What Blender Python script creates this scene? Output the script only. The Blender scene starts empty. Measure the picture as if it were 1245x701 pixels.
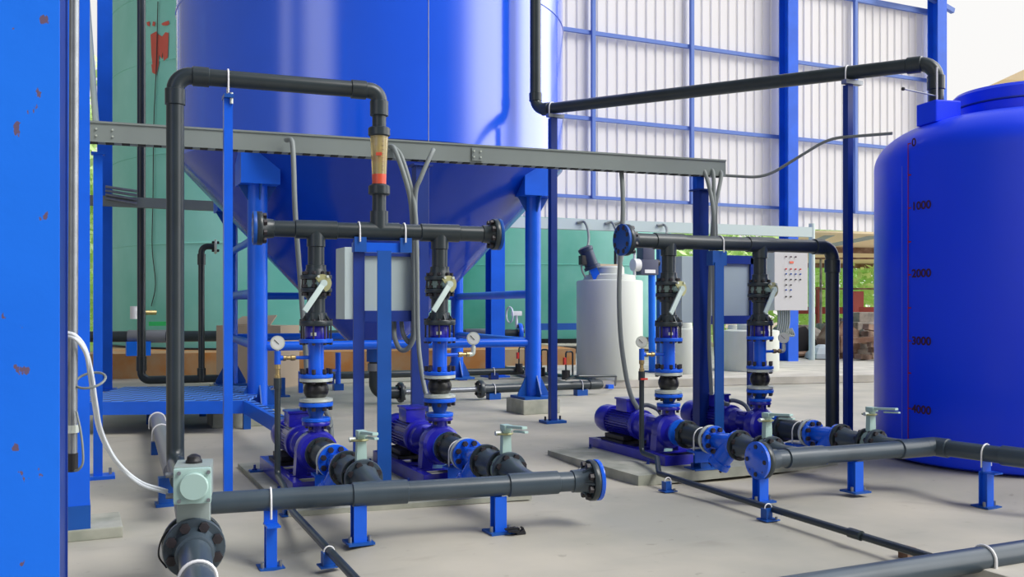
import bpy, bmesh, math, random
from mathutils import Vector, Matrix
random.seed(7)
C = bpy.context.scene.collection
PI = math.pi
# ------------------------------------------------------------------ camera frame
F_PX, HY, CX, H = 1139.0, 372.0, 622.5, 1.05
A = math.radians(25.06)
FW = Vector((math.sin(A), math.cos(A), 0)); RT = Vector((math.cos(A), -math.sin(A), 0))
def P(px, py, d):
    return Vector((0, 0, H)) + FW*d + RT*((px-CX)/F_PX*d) + Vector((0, 0, (HY-py)/F_PX*d))
def G(px, py, z=0.0):
    d = (H-z)*F_PX/(py-HY)
    return P(px, py, d)
def Z(px, d, z):                       # point in the column of px at depth d and height z
    p = P(px, HY, d); p.z = z; return p
V = lambda x, y, z: Vector((x, y, z))
X, Y, ZZ = V(1,0,0), V(0,1,0), V(0,0,1)

# ------------------------------------------------------------------ materials
def mat(name, col, rough=.45, metal=0, spec=.5, noise=0, nscale=8, col2=None, bump=0, coat=0, trans=0, detail=4, stretch=None, lo=.35, hi=.7, emit=0):
    m = bpy.data.materials.new(name); m.use_nodes = True
    nt = m.node_tree; b = nt.nodes['Principled BSDF']
    b.inputs['Base Color'].default_value = (*col, 1)
    b.inputs['Roughness'].default_value = rough; b.inputs['Metallic'].default_value = metal
    b.inputs['Specular IOR Level'].default_value = spec
    b.inputs['Coat Weight'].default_value = coat; b.inputs['Coat Roughness'].default_value = .12
    if trans: b.inputs['Transmission Weight'].default_value = trans
    if emit:
        b.inputs['Emission Color'].default_value = (*col, 1); b.inputs['Emission Strength'].default_value = emit
    if noise or col2 or bump:
        tc = nt.nodes.new('ShaderNodeTexCoord'); mp = nt.nodes.new('ShaderNodeMapping')
        nt.links.new(tc.outputs['Object'], mp.inputs['Vector'])
        if stretch: mp.inputs['Scale'].default_value = stretch
        n = nt.nodes.new('ShaderNodeTexNoise'); n.inputs['Scale'].default_value = nscale; n.inputs['Detail'].default_value = detail
        nt.links.new(mp.outputs['Vector'], n.inputs['Vector'])
        if noise or col2:
            r = nt.nodes.new('ShaderNodeValToRGB')
            r.color_ramp.elements[0].position = lo; r.color_ramp.elements[1].position = hi
            r.color_ramp.elements[0].color = (*col, 1)
            c2 = col2 if col2 else tuple(min(1, c*(1+noise)) for c in col)
            r.color_ramp.elements[1].color = (*c2, 1)
            nt.links.new(n.outputs['Fac'], r.inputs['Fac']); nt.links.new(r.outputs['Color'], b.inputs['Base Color'])
        if bump:
            bp = nt.nodes.new('ShaderNodeBump'); bp.inputs['Strength'].default_value = bump; bp.inputs['Distance'].default_value = .01
            nt.links.new(n.outputs['Fac'], bp.inputs['Height']); nt.links.new(bp.outputs['Normal'], b.inputs['Normal'])
    return m
M = dict(
 pvc=mat('dark_grey_pvc', (.022,.032,.038), .32, noise=.35, nscale=5),
 pvc_blue=mat('slate_grey_pvc', (.045,.065,.085), .30, noise=.3, nscale=4),
 pvc_light=mat('mid_grey_pvc', (.20,.21,.23), .4),
 blue=mat('blue_gloss_paint', (.008,.11,.70), .32, noise=.2, nscale=3, spec=.35),
 blue_light=mat('bright_blue_paint', (.010,.17,.85), .4, noise=.10, nscale=2.5, bump=.15, spec=.3),
 blue_mid=mat('mid_blue_paint', (.008,.075,.34), .38, noise=.2, nscale=4, spec=.35),
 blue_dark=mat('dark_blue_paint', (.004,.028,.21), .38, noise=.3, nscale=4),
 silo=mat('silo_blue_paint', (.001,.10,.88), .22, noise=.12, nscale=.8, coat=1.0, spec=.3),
 silo_cone=mat('silo_blue_shaded', (.001,.042,.46), .26, noise=.12, nscale=.8, coat=.5, spec=.25),  # silo blue darkened: the shade under the silo is put into the colour
 navy=mat('pump_ultramarine_paint', (.018,.018,.36), .28, noise=.4, nscale=6, coat=.4),
 strainer=mat('strainer_blue_enamel', (.008,.12,.80), .2, coat=.4),
 tankblue=mat('moulded_blue_plastic', (.002,.045,1.0), .36, noise=.2, nscale=1.5, spec=.4),
 teal=mat('teal_tank_paint', (.16,.57,.48), .5, col2=(.32,.74,.68), nscale=.55, detail=5),
 teal2=mat('pale_teal_tank_paint', (.16,.55,.47), .5, col2=(.36,.74,.69), nscale=.7, detail=5),
 concrete=mat('pale_concrete', (.42,.40,.35), .8, col2=(.58,.55,.49), nscale=3, bump=.2),
 plinth=mat('greenish_concrete', (.27,.29,.24), .85, col2=(.42,.42,.36), nscale=7, bump=.3),
 steel=mat('galvanised_steel', (.27,.29,.31), .38, metal=.7, noise=.2, nscale=20),
 zinc=mat('zinc_ring', (.62,.68,.62), .38, metal=.35),
 tray=mat('grey_green_tray_paint', (.20,.235,.23), .5, noise=.15, nscale=2),
 tray_dark=mat('dark_slot', (.02,.02,.02), .8),
 greybox=mat('light_grey_enamel', (.40,.49,.50), .42, noise=.08, nscale=3),
 greybox_side=mat('pale_grey_enamel', (.55,.66,.66), .45),
 pale=mat('pale_mint_enamel', (.42,.60,.56), .38),
 actgrey=mat('actuator_grey', (.30,.36,.35), .45),
 olive=mat('olive_zinc_plate', (.42,.42,.22), .35, metal=.4),
 lever=mat('pale_grey_lever', (.50,.62,.60), .4),
 valvebody=mat('cast_valve_body', (.22,.32,.29), .5),
 rubber=mat('black_rubber', (.012,.013,.014), .35),
 bolt=mat('black_bolt', (.02,.016,.02), .45, noise=.8, nscale=30),
 black=mat('black_plastic', (.015,.015,.018), .45),
 brass=mat('brass', (.42,.32,.15), .35, metal=.8, noise=.3, nscale=30),
 red=mat('red_plastic', (.6,.03,.02), .45),
 redpaint=mat('faded_red_paint', (.62,.12,.09), .7),
 redfence=mat('rusty_red_paint', (.32,.05,.04), .7),
 scalered=mat('scale_red', (.35,.01,.02), .6),
 scaledark=mat('scale_dark', (.05,.005,.03), .6),
 conduit=mat('grey_flex_conduit', (.21,.24,.24), .5),
 hose=mat('clear_white_hose', (.75,.80,.86), .25),
 white=mat('white_paint', (.80,.81,.83), .5),
 whitetank=mat('milky_plastic_tank', (.56,.59,.53), .5, col2=(.64,.67,.61), nscale=2, stretch=(1,1,.3)),
 sheet=mat('white_corrugated_sheet', (.80,.79,.80), .5, emit=.05),  # faint glow stands in for daylight passing through the sheet
 girt=mat('girt_blue', (.12,.22,.62), .5),
 carton=mat('tan_board', (.50,.40,.29), .8, noise=.1, nscale=2),
 stain=mat('rust_stained_concrete', (.42,.18,.05), .9, col2=(.40,.30,.18), nscale=1.6, detail=6, lo=.4, hi=.62),
 beige=mat('beige_roof_sheet', (.72,.58,.38), .7, emit=.18),  # slight glow in place of light bounced up from the ground
 rust=mat('rusty_steel', (.16,.08,.05), .8, col2=(.32,.22,.16), nscale=6),
 junk=mat('weathered_metal', (.12,.11,.10), .7, col2=(.36,.31,.26), nscale=5),
 panelgrey=mat('panel_grey_white', (.52,.52,.54), .5),
 sack=mat('pale_sack', (.45,.50,.56), .6),
 leaf=mat('tree_leaf_green', (.30,.48,.12), .6, col2=(.70,.82,.45), nscale=1.3, detail=3, emit=.24),  # leaves glow a little in place of daylight shining through them
 bark=mat('bark', (.16,.11,.07), .9, noise=.5, nscale=6),
 glassface=mat('gauge_face', (.75,.78,.75), .25),
 soil=mat('outdoor_ground', (.45,.36,.26), .95, col2=(.58,.50,.38), nscale=.8),
 amber=mat('amber_flow_tube', (.62,.50,.22), .12, trans=.45),
 amberred=mat('red_float_band', (.70,.10,.05), .3),
)
def front_paint():
    m = M['col'] = mat('chipped_blue_paint', (.02,.19,.83), .5, bump=.25, nscale=9, spec=.22)
    nt = m.node_tree; b = nt.nodes['Principled BSDF']; L = nt.links
    tc = nt.nodes.new('ShaderNodeTexCoord'); n = nt.nodes.new('ShaderNodeTexNoise'); n.inputs['Scale'].default_value = 13; n.inputs['Detail'].default_value = 4
    mp = nt.nodes.new('ShaderNodeMapping'); mp.inputs['Scale'].default_value = (1.8,1.8,1); L.new(tc.outputs['Object'], mp.inputs['Vector']); L.new(mp.outputs['Vector'], n.inputs['Vector'])
    r = nt.nodes.new('ShaderNodeValToRGB'); e = r.color_ramp.elements
    e[0].position = .655; e[0].color = (0,0,0,1); e[1].position = .667; e[1].color = (1,1,1,1)
    L.new(n.outputs['Fac'], r.inputs['Fac'])
    n2 = nt.nodes.new('ShaderNodeTexNoise'); n2.inputs['Scale'].default_value = 1.5; L.new(tc.outputs['Object'], n2.inputs['Vector'])
    mxa = nt.nodes.new('ShaderNodeMix'); mxa.data_type = 'RGBA'; L.new(n2.outputs['Fac'], mxa.inputs['Factor'])
    mxa.inputs['A'].default_value = (.006,.135,.78,1); mxa.inputs['B'].default_value = (.012,.19,.90,1)
    mx = nt.nodes.new('ShaderNodeMix'); mx.data_type = 'RGBA'; L.new(r.outputs['Color'], mx.inputs['Factor']); L.new(mxa.outputs['Result'], mx.inputs['A'])
    mx.inputs['B'].default_value = (.13,.09,.16,1); L.new(mx.outputs['Result'], b.inputs['Base Color'])
M['silo'].node_tree.nodes['Principled BSDF'].inputs['Coat IOR'].default_value = 1.9
front_paint()
def floor_mat():
    m = M['floor'] = mat('concrete_floor', (.5,.48,.44), .62, spec=.3)
    nt = m.node_tree; b = nt.nodes['Principled BSDF']; L = nt.links
    tc = nt.nodes.new('ShaderNodeTexCoord')
    def N(s, d, lo, hi, c0, c1, st=(1,1,1)):
        mp = nt.nodes.new('ShaderNodeMapping'); mp.inputs['Scale'].default_value = st
        n = nt.nodes.new('ShaderNodeTexNoise'); n.inputs['Scale'].default_value = s; n.inputs['Detail'].default_value = d
        r = nt.nodes.new('ShaderNodeValToRGB'); r.color_ramp.elements[0].position = lo; r.color_ramp.elements[1].position = hi
        r.color_ramp.elements[0].color = (*c0,1); r.color_ramp.elements[1].color = (*c1,1)
        L.new(tc.outputs['Object'], mp.inputs['Vector']); L.new(mp.outputs['Vector'], n.inputs['Vector']); L.new(n.outputs['Fac'], r.inputs['Fac']); return n, r
    n1, r1 = N(.9, 6, .35, .66, (.34,.335,.29), (.52,.485,.405))
    n2, r2 = N(11, 6, .66, .74, (1,1,1), (.78,.77,.76))
    n3, r3 = N(2.2, 3, .62, .72, (1,1,1), (.90,.89,.88), (1,2.5,1))
    mx = nt.nodes.new('ShaderNodeMix'); mx.data_type = 'RGBA'; mx.blend_type = 'MULTIPLY'; mx.inputs['Factor'].default_value = 1
    mx2 = nt.nodes.new('ShaderNodeMix'); mx2.data_type = 'RGBA'; mx2.blend_type = 'MULTIPLY'; mx2.inputs['Factor'].default_value = 1
    L.new(r1.outputs['Color'], mx.inputs['A']); L.new(r2.outputs['Color'], mx.inputs['B'])
    L.new(mx.outputs['Result'], mx2.inputs['A']); L.new(r3.outputs['Color'], mx2.inputs['B']); L.new(mx2.outputs['Result'], b.inputs['Base Color'])
    bp = nt.nodes.new('ShaderNodeBump'); bp.inputs['Strength'].default_value = .12; bp.inputs['Distance'].default_value = .01
    L.new(n2.outputs['Fac'], bp.inputs['Height']); L.new(bp.outputs['Normal'], b.inputs['Normal'])
floor_mat()
def grating_mat():
    m = M['grating'] = mat('blue_expanded_grating', (.02,.12,.6), .5)
    nt = m.node_tree; b = nt.nodes['Principled BSDF']; L = nt.links
    tc = nt.nodes.new('ShaderNodeTexCoord'); ck = nt.nodes.new('ShaderNodeTexChecker'); ck.inputs['Scale'].default_value = 11
    ck.inputs['Color1'].default_value = (.07,.24,.80,1); ck.inputs['Color2'].default_value = (.004,.02,.16,1)
    L.new(tc.outputs['Object'], ck.inputs['Vector']); L.new(ck.outputs['Color'], b.inputs['Base Color'])
grating_mat()

# ------------------------------------------------------------------ mesh builder
def basis(d):
    d = d.normalized(); up = ZZ if abs(d.z) < .95 else X
    a = d.cross(up).normalized(); return a, a.cross(d).normalized(), d
class B:
    def __init__(s): s.bm = bmesh.new()
    def ring(s, c, a, b, r, n): return [s.bm.verts.new(c + a*(r*math.cos(2*PI*i/n)) + b*(r*math.sin(2*PI*i/n))) for i in range(n)]
    def face(s, vs):
        try: s.bm.faces.new(vs)
        except ValueError: pass
    def lathe(s, o, ax, prof, n=32, cap=True):      # prof: (radius, distance along axis)
        a, b, d = basis(ax); rs = [s.ring(o + d*t, a, b, max(r, 1e-5), n) for r, t in prof]
        for r0, r1 in zip(rs, rs[1:]):
            for i in range(n): s.face([r0[i], r0[(i+1)%n], r1[(i+1)%n], r1[i]])
        if cap: s.face(rs[0][::-1]); s.face(rs[-1])
        return s
    def cyl(s, p0, p1, r, r1=None, n=24):
        return s.lathe(p0, p1-p0, [(r, 0), (r if r1 is None else r1, (p1-p0).length)], n)
    def box(s, c, sx, sy, sz, rot=None, bev=0):
        m = rot if rot is not None else Matrix.Identity(3)
        vs = [s.bm.verts.new(c + m @ V(x*sx/2, y*sy/2, z*sz/2)) for x in (-1,1) for y in (-1,1) for z in (-1,1)]
        fs = []
        for q in ((0,1,3,2),(4,6,7,5),(0,4,5,1),(2,3,7,6),(0,2,6,4),(1,5,7,3)): fs.append(s.bm.faces.new([vs[i] for i in q]))
        if bev:
            es = list({e for f in fs for e in f.edges})
            bmesh.ops.bevel(s.bm, geom=es, offset=bev, segments=2, affect='EDGES', profile=.7)
        return s
    def bar(s, p0, p1, w, h, up=ZZ, bev=0):          # box from p0 to p1, w sideways, h along up
        d = (p1-p0); L = d.length; d = d.normalized()
        a = d.cross(up)
        if a.length < 1e-4: a = X.copy()
        a.normalize(); u = a.cross(d).normalized()
        m = Matrix((a, d, u)).transposed()
        return s.box((p0+p1)/2, w, L, h, m, bev)
    def tube(s, pts, r, n=12, cap=True):
        pts = [Vector(p) for p in pts]; k = len(pts)
        if not isinstance(r, (list, tuple)): r = [r]*k
        T = []
        for i in range(k):
            t = (pts[min(i+1,k-1)]-pts[max(i-1,0)]); T.append(t.normalized())
        a, b, _ = basis(T[0]); rs = []
        for i in range(k):
            if i: 
                q = T[i-1].rotation_difference(T[i]); a = q @ a; b = q @ b
            rs.append(s.ring(pts[i], a, b, r[i], n))
        for r0, r1 in zip(rs, rs[1:]):
            for i in range(n): s.face([r0[i], r0[(i+1)%n], r1[(i+1)%n], r1[i]])
        if cap: s.face(rs[0][::-1]); s.face(rs[-1])
        return s
    def prism(s, poly, d):                            # closed polygon extruded by vector d
        v0 = [s.bm.verts.new(p) for p in poly]; v1 = [s.bm.verts.new(p+d) for p in poly]; n = len(poly)
        s.face(v0[::-1]); s.face(v1)
        for i in range(n): s.face([v0[i], v0[(i+1)%n], v1[(i+1)%n], v1[i]])
        return s
    def build(s, name, m, parent=None, origin=None, smooth=True):
        bmesh.ops.recalc_face_normals(s.bm, faces=s.bm.faces)
        o0 = Vector(origin) if origin is not None else (Vector(parent['_o']) if parent is not None and '_o' in parent else V(0,0,0))
        if len(s.bm.verts): bmesh.ops.translate(s.bm, verts=s.bm.verts, vec=-o0)
        me = bpy.data.meshes.new(name); s.bm.to_mesh(me); s.bm.free()
        me.materials.append(M[m] if isinstance(m, str) else m)
        if smooth:
            for p in me.polygons: p.use_smooth = True
            try: me.set_sharp_from_angle(angle=math.radians(38))
            except Exception: pass
        ob = bpy.data.objects.new(name, me); C.objects.link(ob)
        if parent is not None:
            ob.parent = parent; ob['_o'] = list(o0)
        else:
            ob.location = o0; ob['_o'] = list(o0)
        return ob
def fillet(pts, r, n=8):
    pts = [Vector(p) for p in pts]; out = [pts[0]]
    for i in range(1, len(pts)-1):
        p, a, b = pts[i], (pts[i-1]-pts[i]).normalized(), (pts[i+1]-pts[i]).normalized()
        ang = a.angle(b)
        if ang > PI-.02: out.append(p); continue
        t = min(r/math.tan(ang/2), (pts[i-1]-p).length*.49, (pts[i+1]-p).length*.49)
        rr = t*math.tan(ang/2); c = p + (a+b).normalized()*(rr/math.sin(ang/2))
        s0, s1 = p+a*t-c, p+b*t-c; w = s0.angle(s1)
        for k in range(n+1):
            f = k/n; out.append(c + (s0*math.sin((1-f)*w) + s1*math.sin(f*w))/math.sin(w))
    out.append(pts[-1]); return out
def spline(pts, n=8):
    pts = [Vector(p) for p in pts]; q = [pts[0]*2-pts[1]] + pts + [pts[-1]*2-pts[-2]]; out = []
    for i in range(1, len(q)-2):
        for k in range(n):
            t = k/n; a, b, c, d = q[i-1], q[i], q[i+1], q[i+2]
            out.append(.5*((2*b)+(c-a)*t+(2*a-5*b+4*c-d)*t*t+(3*b-a-3*c+d)*t**3))
    out.append(pts[-1]); return out
def tag(o, label=None, cat=None, group=None, kind=None):
    if label: o['label'] = label
    if cat: o['category'] = cat
    if group: o['group'] = group
    if kind: o['kind'] = kind
    return o
def thing(name, o, label, cat, group=None):
    e = bpy.data.objects.new(name, None); C.objects.link(e); e.location = Vector(o); e['_o'] = list(Vector(o)); e.empty_display_size = .1
    return tag(e, label, cat, group)
def struct(name, b, m, smooth=False): return tag(b.build(name, m, smooth=smooth), kind='structure')
def copy_tree(o, parent=None, loc=None, label=None):
    c = o.copy(); C.objects.link(c)
    if parent is not None: c.parent = parent
    if loc is not None: c.location = Vector(loc)
    if label: c['label'] = label
    for ch in list(o.children): copy_tree(ch, c)
    return c
def bolts(parent, c, ax, R, n=8, r=.0105, proud=.02, thick=.03, ph=None, m='bolt', both=True):
    """hexagonal bolt heads on a flange: each its own child of the flange"""
    a, b, d = basis(ax); first = None; o0 = Vector(parent['_o'])
    bb = B(); bb.lathe(-d*(thick/2+proud), d, [(r, 0), (r*1.05, proud*.8), (r*.6, proud), (r*.6, proud+thick), (r*1.05, proud*1.2+thick) if both else (r*.6, proud+thick), (r, proud*2+thick) if both else (r*.6, proud+thick)], 6)
    for i in range(n):
        w = 2*PI*(i+.5)/n if ph is None else ph+2*PI*i/n
        q = c + a*(R*math.cos(w)) + b*(R*math.sin(w))
        if first is None:
            first = bb.build('bolt', m, parent, origin=V(0,0,0), smooth=False); ob = first
        else:
            ob = first.copy(); C.objects.link(ob)
        ob.location = q - o0; ob['_o'] = list(q)
    return first
def flange(parent, c, ax, r, th, m='pvc', name='flange', nb=8, hole=.78, bolted=True, proud=.018, hub=None, seg=36, bs=.17):
    """disc centred on c, thickness th along ax, its bolts as children"""
    d = ax.normalized(); bb = B()
    bb.lathe(c-d*(th/2), d, [(r*.97, 0), (r, th*.15), (r, th*.85), (r*.97, th)], seg)
    f = bb.build(name, m, parent)
    if bolted: bolts(f, c, d, r*hole, nb, r=r*bs, proud=proud, thick=th)
    return f
def ubolt(parent, c, ax, R, drop=.04, r=.004, m='white', name='u_bolt', down=None):
    a, b, d = basis(ax); dn = (down or -ZZ); side = d.cross(dn).normalized()
    pts = [c + side*R + dn*(R*.3+drop)] + [c + side*(R*math.cos(w)) - dn*(R*math.sin(w)) for w in [PI*i/12 for i in range(13)]] + [c - side*R + dn*(R*.3+drop)]
    return B().tube(pts, r, 8).build(name, m, parent)

# ------------------------------------------------------------------ ground
def dipz(x, y):
    z = 0
    for (c, dep, sx, sy) in DIPS: z -= dep*math.exp(-((x-c.x)/sx)**2-((y-c.y)/sy)**2)
    return z
DIPS = [(P(329,607,4.02), .08, .26, .34), (P(1205,550,5.2), .08, .42, .5), (P(860,500,6.25), .075, 1.1, .95)]
bm = bmesh.new(); x0, x1, y0, y1 = -7.0, 15.0, -2.5, 26.0; nx, ny = 300, 380
vs = [[bm.verts.new((x0+(x1-x0)*i/nx, y0+(y1-y0)*j/ny, dipz(x0+(x1-x0)*i/nx, y0+(y1-y0)*j/ny))) for j in range(ny+1)] for i in range(nx+1)]
for i in range(nx):
    for j in range(ny): bm.faces.new((vs[i][j], vs[i+1][j], vs[i+1][j+1], vs[i][j+1]))
b = B(); b.bm.free(); b.bm = bm; struct('floor', b, 'floor', smooth=True)
struct('outdoor_ground', B().box(V(5,20,-.21), 90, 80, .1), 'soil')

# raised slab at the back right
e0, e1 = G(688,473), G(1075,464); dd = (e1-e0).normalized(); e1 = e0 + dd*14; bk = V(-dd.y, dd.x, 0)*7
struct('path_slab', B().prism([e0+ZZ*.005, e1+ZZ*.005, e1+bk+ZZ*.005, e0+bk+ZZ*.005], ZZ*.095), 'concrete')

# ------------------------------------------------------------------ corrugated wall with its frame
W0 = P(955, HY, 16.4); 
def wallx(px):                       # point of the wall line seen at px
    u = (px-CX)/F_PX; r = FW + RT*u; t = W0.y/r.y; return V(r.x*t, W0.y, 0)
xl, xr = wallx(560).x, wallx(1136).x; zb, zt = 2.43, 6.75
b = B(); prof = []; x = xl; pitch = .185
while x < xr:
    prof += [(x, .0), (x+pitch*.72, .0), (x+pitch*.80, .028), (x+pitch*.90, .028)]; x += pitch
lo = [b.bm.verts.new((x, W0.y+.12+y, zb)) for x, y in prof]; hi = [b.bm.verts.new((x, W0.y+.12+y, zt)) for x, y in prof]
for i in range(len(lo)-1): b.bm.faces.new((lo[i], lo[i+1], hi[i+1], hi[i]))
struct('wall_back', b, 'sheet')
for i, (z, h) in enumerate(((5.37,.06),(4.01,.06),(2.77,.05),(6.68,.10))):
    t = tag(B().box(V((xl+xr)/2, W0.y+.06, z), xr-xl, .05, h).build('trim_%d' % (i+1), 'girt', smooth=False), kind='structure')
for i, px in enumerate((722, 842, 1041)):
    p = wallx(px); struct('trim_%d' % (i+5), B().box(V(p.x, p.y+.02, (2.75+zt)/2), .06, .06, zt-2.75), 'girt')
def hcol(name, label, px, w, d_, zt, y=None, m='blue'):
    p = wallx(px) if y is None else y; o = V(p.x, p.y-.12, 0)
    t = thing(name, o, label, 'column', 'steel columns of the shed frame')
    B().box(o+V(0,-d_/2,zt/2), w, .02, zt).build('front_flange', m, t, smooth=False)
    B().box(o+V(0,d_/2,zt/2), w, .02, zt).build('rear_flange', m, t, smooth=False)
    B().box(o+V(0,0,zt/2), .015, d_, zt).build('web', m, t, smooth=False)
    B().box(o+V(0,0,.012), w+.12, d_+.12, .024).build('base_plate', m, t, smooth=False)
hcol('steel_column', 'tall blue steel column against the middle of the white corrugated wall', 953, .22, .22, 7.6)
hcol('steel_column', 'tall blue steel column closing the far end of the white corrugated wall', 1133, .24, .22, 7.6)
hcol('steel_column', 'blue steel column rising behind the silo beside its front leg', 598, .22, .2, 6.8)
hcol('steel_column', 'dark blue steel column behind the grating platform beside the teal tank', 127, .17, .16, 6.8)
# eave brace seen over the wall end
b = B(); p0 = wallx(1050); b.bar(V(p0.x,p0.y-.1,7.35), V(p0.x+2.2,p0.y-.1,6.72), .08, .09); b.bar(V(p0.x+.4,p0.y-.1,6.8), V(p0.x+2.6,p0.y-.1,7.1), .07, .08)
struct('trim_9', b, 'girt')

# ------------------------------------------------------------------ teal tanks behind
def radial(lx, d): return P(CX, HY, d) + RT*lx
def tall_tank(name, label, ang, D, r, z0, h, m, seams, cat='storage tank', nz=None):
    a = math.radians(ang); c = FW*(D*math.cos(a)) + RT*(D*math.sin(a)); c.z = z0
    t = thing(name, c, label, cat)
    B().lathe(c, ZZ, [(r,0),(r,h)], 96).build('shell', m, t)
    b = B()
    for z in seams: b.lathe(c+ZZ*(z-z0-.012), ZZ, [(r,0),(r+.012,.004),(r+.012,.02),(r,.024)], 96, cap=False)
    b.build('weld_seam', m, t)
    B().lathe(c+ZZ*-.08, ZZ, [(r+.06,0),(r+.06,.09),(r,.09)], 96).build('base_rim', 'black', t)
    return t, c
t1, tc1 = tall_tank('storage_tank', 'tall teal green steel tank with a red paint mark behind the silo', -13.2, 18.4, 3.2, .38, 7.5, 'teal', (2.05, 3.5, 5.0, 6.1))
t2, tc2 = tall_tank('storage_tank', 'pale teal green steel tank seen under the white corrugated wall', 1.8, 22.0, 3.0, .38, 5.4, 'teal2', (1.9, 3.3))
def on_cyl(c, r, px, py, off=.01):      # where the sight line of px,py meets a vertical cylinder
    u = (px-CX)/F_PX; dr = FW + RT*u; o = V(0,0,0)
    A_ = dr.x**2+dr.y**2; B_ = -2*(dr.x*c.x+dr.y*c.y); C_ = c.x**2+c.y**2-(r+off)**2
    t = (-B_-math.sqrt(max(0,B_*B_-4*A_*C_)))/(2*A_); p = dr*t; p.z = H + (HY-py)/F_PX*t; return p
# hatch on the teal tank, the painted red mark and a loose cable
b = B()
def patch(b, c, r, poly):
    vs = [b.bm.verts.new(on_cyl(c, r, x, y, .015)) for x, y in poly]; b.face(vs)
b = B()
for poly in ([(183,42),(190,38),(194,44),(193,78),(190,92),(186,86),(184,66)], [(190,40),(198,45),(197,72),(193,66),(191,50)], [(196,46),(201,39),(205,40),(204,70),(199,74),(197,60)],
             [(184,78),(190,80),(188,90),(185,88)], [(178,27),(182,26),(182,32),(179,31)], [(186,26),(189,27),(188,32),(185,31)], [(196,29),(199,27),(205,25),(206,29),(203,31),(198,31)]):
    patch(b, tc1, 3.2, poly)
b.build('red_paint_mark', 'redpaint', t1)
o = on_cyl(tc1,3.2,192,2,.03)
b = B(); b.tube(spline([on_cyl(tc1,3.2,x,y,.03) for x,y in ((192,2),(190,80),(187,150),(186,240),(185,300),(189,345),(184,372))]), .008, 6)
tag(b.build('loose_cable', 'black', origin=o), 'thin black cable hanging down the teal tank wall', 'cable')
p_ = P(655,397,14.2); q_ = P(706,397,14.5); t = thing('low_rail', V(p_.x,p_.y,.05), 'blue rail on short posts before the pale teal tank', 'rail')
B().bar(p_, V(q_.x,q_.y,p_.z), .05, .10).build('rail','blue_mid',t,smooth=False)
for k_ in (p_, q_): B().box(V(k_.x,k_.y,p_.z/2), .06,.06,p_.z).build('post','blue_mid',t,smooth=False)
# small green outlet with a round handle on the teal tank
c = P(333,368,15.0); t = thing('tank_bracket', c, 'teal steel bracket bolted low on the tank behind the left silo leg', 'bracket')
for i in range(4): B().box(c+ZZ*(.13-.1*i), .24, .05, .02).build('cross_plate', 'teal', t, smooth=False)
B().box(c+V(.07,0,-.02), .02, .05, .34).build('upright', 'teal', t, smooth=False)

# rust stained foundation band
f0, f1 = Z(100,13.4,0), Z(700,15.2,0); dd = (f1-f0).normalized(); nn = V(-dd.y, dd.x, 0)*6.5
struct('trim_foundation', B().prism([f0, f1, f1+nn, f0+nn], ZZ*.36), 'stain')

# ------------------------------------------------------------------ trees, shed roof and scrap beyond
def tree(px, d, w, zc, hc, label, n=2600, s=.16):
    base = Z(px, d, -.04); t = thing('tree', base, label, 'tree', 'trees beyond the shed')
    B().tube([base, base+V(.1,0,zc*.5), base+V(0,.1,zc)], [.16,.13,.08], 8).build('trunk', 'bark', t)
    b = B(); rnd = random.Random(int(px))
    blobs = [(V(rnd.uniform(-1,1)*w*.6, rnd.uniform(-.6,.6)*w*.5, rnd.uniform(-1,1)*hc*.6), rnd.uniform(.3,.55)) for _ in range(16)]
    for _ in range(n):
        c, q = rnd.choice(blobs); v = V(rnd.gauss(0,1), rnd.gauss(0,1), rnd.gauss(0,1)).normalized()
        p = base + ZZ*zc + c + V(v.x*w*q, v.y*w*q, v.z*hc*q)*rnd.uniform(.7,1.05)
        if p.z < .02: p.z = rnd.uniform(.05, .5)
        a = V(rnd.uniform(-1,1), rnd.uniform(-1,1), rnd.uniform(-1,1)).normalized(); e = a.orthogonal().normalized()
        k = s*rnd.uniform(.6,1.3); vs = [b.bm.verts.new(p+a*k), b.bm.verts.new(p+e*k*.5), b.bm.verts.new(p-a*k), b.bm.verts.new(p-e*k*.5)]; b.bm.faces.new(vs)
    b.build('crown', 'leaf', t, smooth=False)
tree(830, 27, 2.6, 2.6, 2.6, 'green tree glimpsed beside the right edge of the pale teal tank')
tree(915, 29, 2.8, 2.6, 2.6, 'green tree showing under the wall behind the blue panel frame', 3000)
tree(1005, 30, 2.6, 2.2, 2.6, 'green tree behind the white pole and the red fence', 3400)
tree(1075, 28, 2.4, 2.2, 2.4, 'green tree behind the scrap heap beside the blue plastic tank', 3000)
tree(84, 22, 1.6, 3.0, 4.5, 'leafy tree glimpsed through the gap between the left steel columns', 3600)
# neighbouring open shed: roof, pole, fence
n0, n1, m0, m1 = Z(960,18.5,2.52), Z(1130,19.5,2.52), Z(960,27,2.28), Z(1130,28,2.28)
t = thing('shed_roof', Z(1000,20,0), 'beige sheet roof of the open shed beyond the corrugated wall', 'roof')
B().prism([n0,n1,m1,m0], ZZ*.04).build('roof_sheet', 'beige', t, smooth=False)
for i in range(2):
    p0 = n0.lerp(m0,.35+i*.6)-ZZ*.08; p1 = n1.lerp(m1,.35+i*.6)-ZZ*.08
    B().bar(p0, p1, .1, .13).build('purlin', 'rust', t, smooth=False)
for (a_, c_) in (((1000,300,19.5),(1062,288,19.5)), ((982,297,19.3),(1016,283,19.3))):
    B().bar(P(*a_), P(*c_), .08, .08).build('brace', 'greybox', t, smooth=False)
p = G(987,440,.06); b = B().cyl(p, p+ZZ*2.45, .055, n=12)
tag(b.build('roof_pole', 'greybox_side', origin=p), 'thin white pole carrying the open shed roof beyond the control panel', 'pole')
p = Z(1000,19,0); t = thing('fence', p, 'rusty red metal fence with thin rails behind the scrap heap', 'fence')
yz = 22.0
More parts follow.
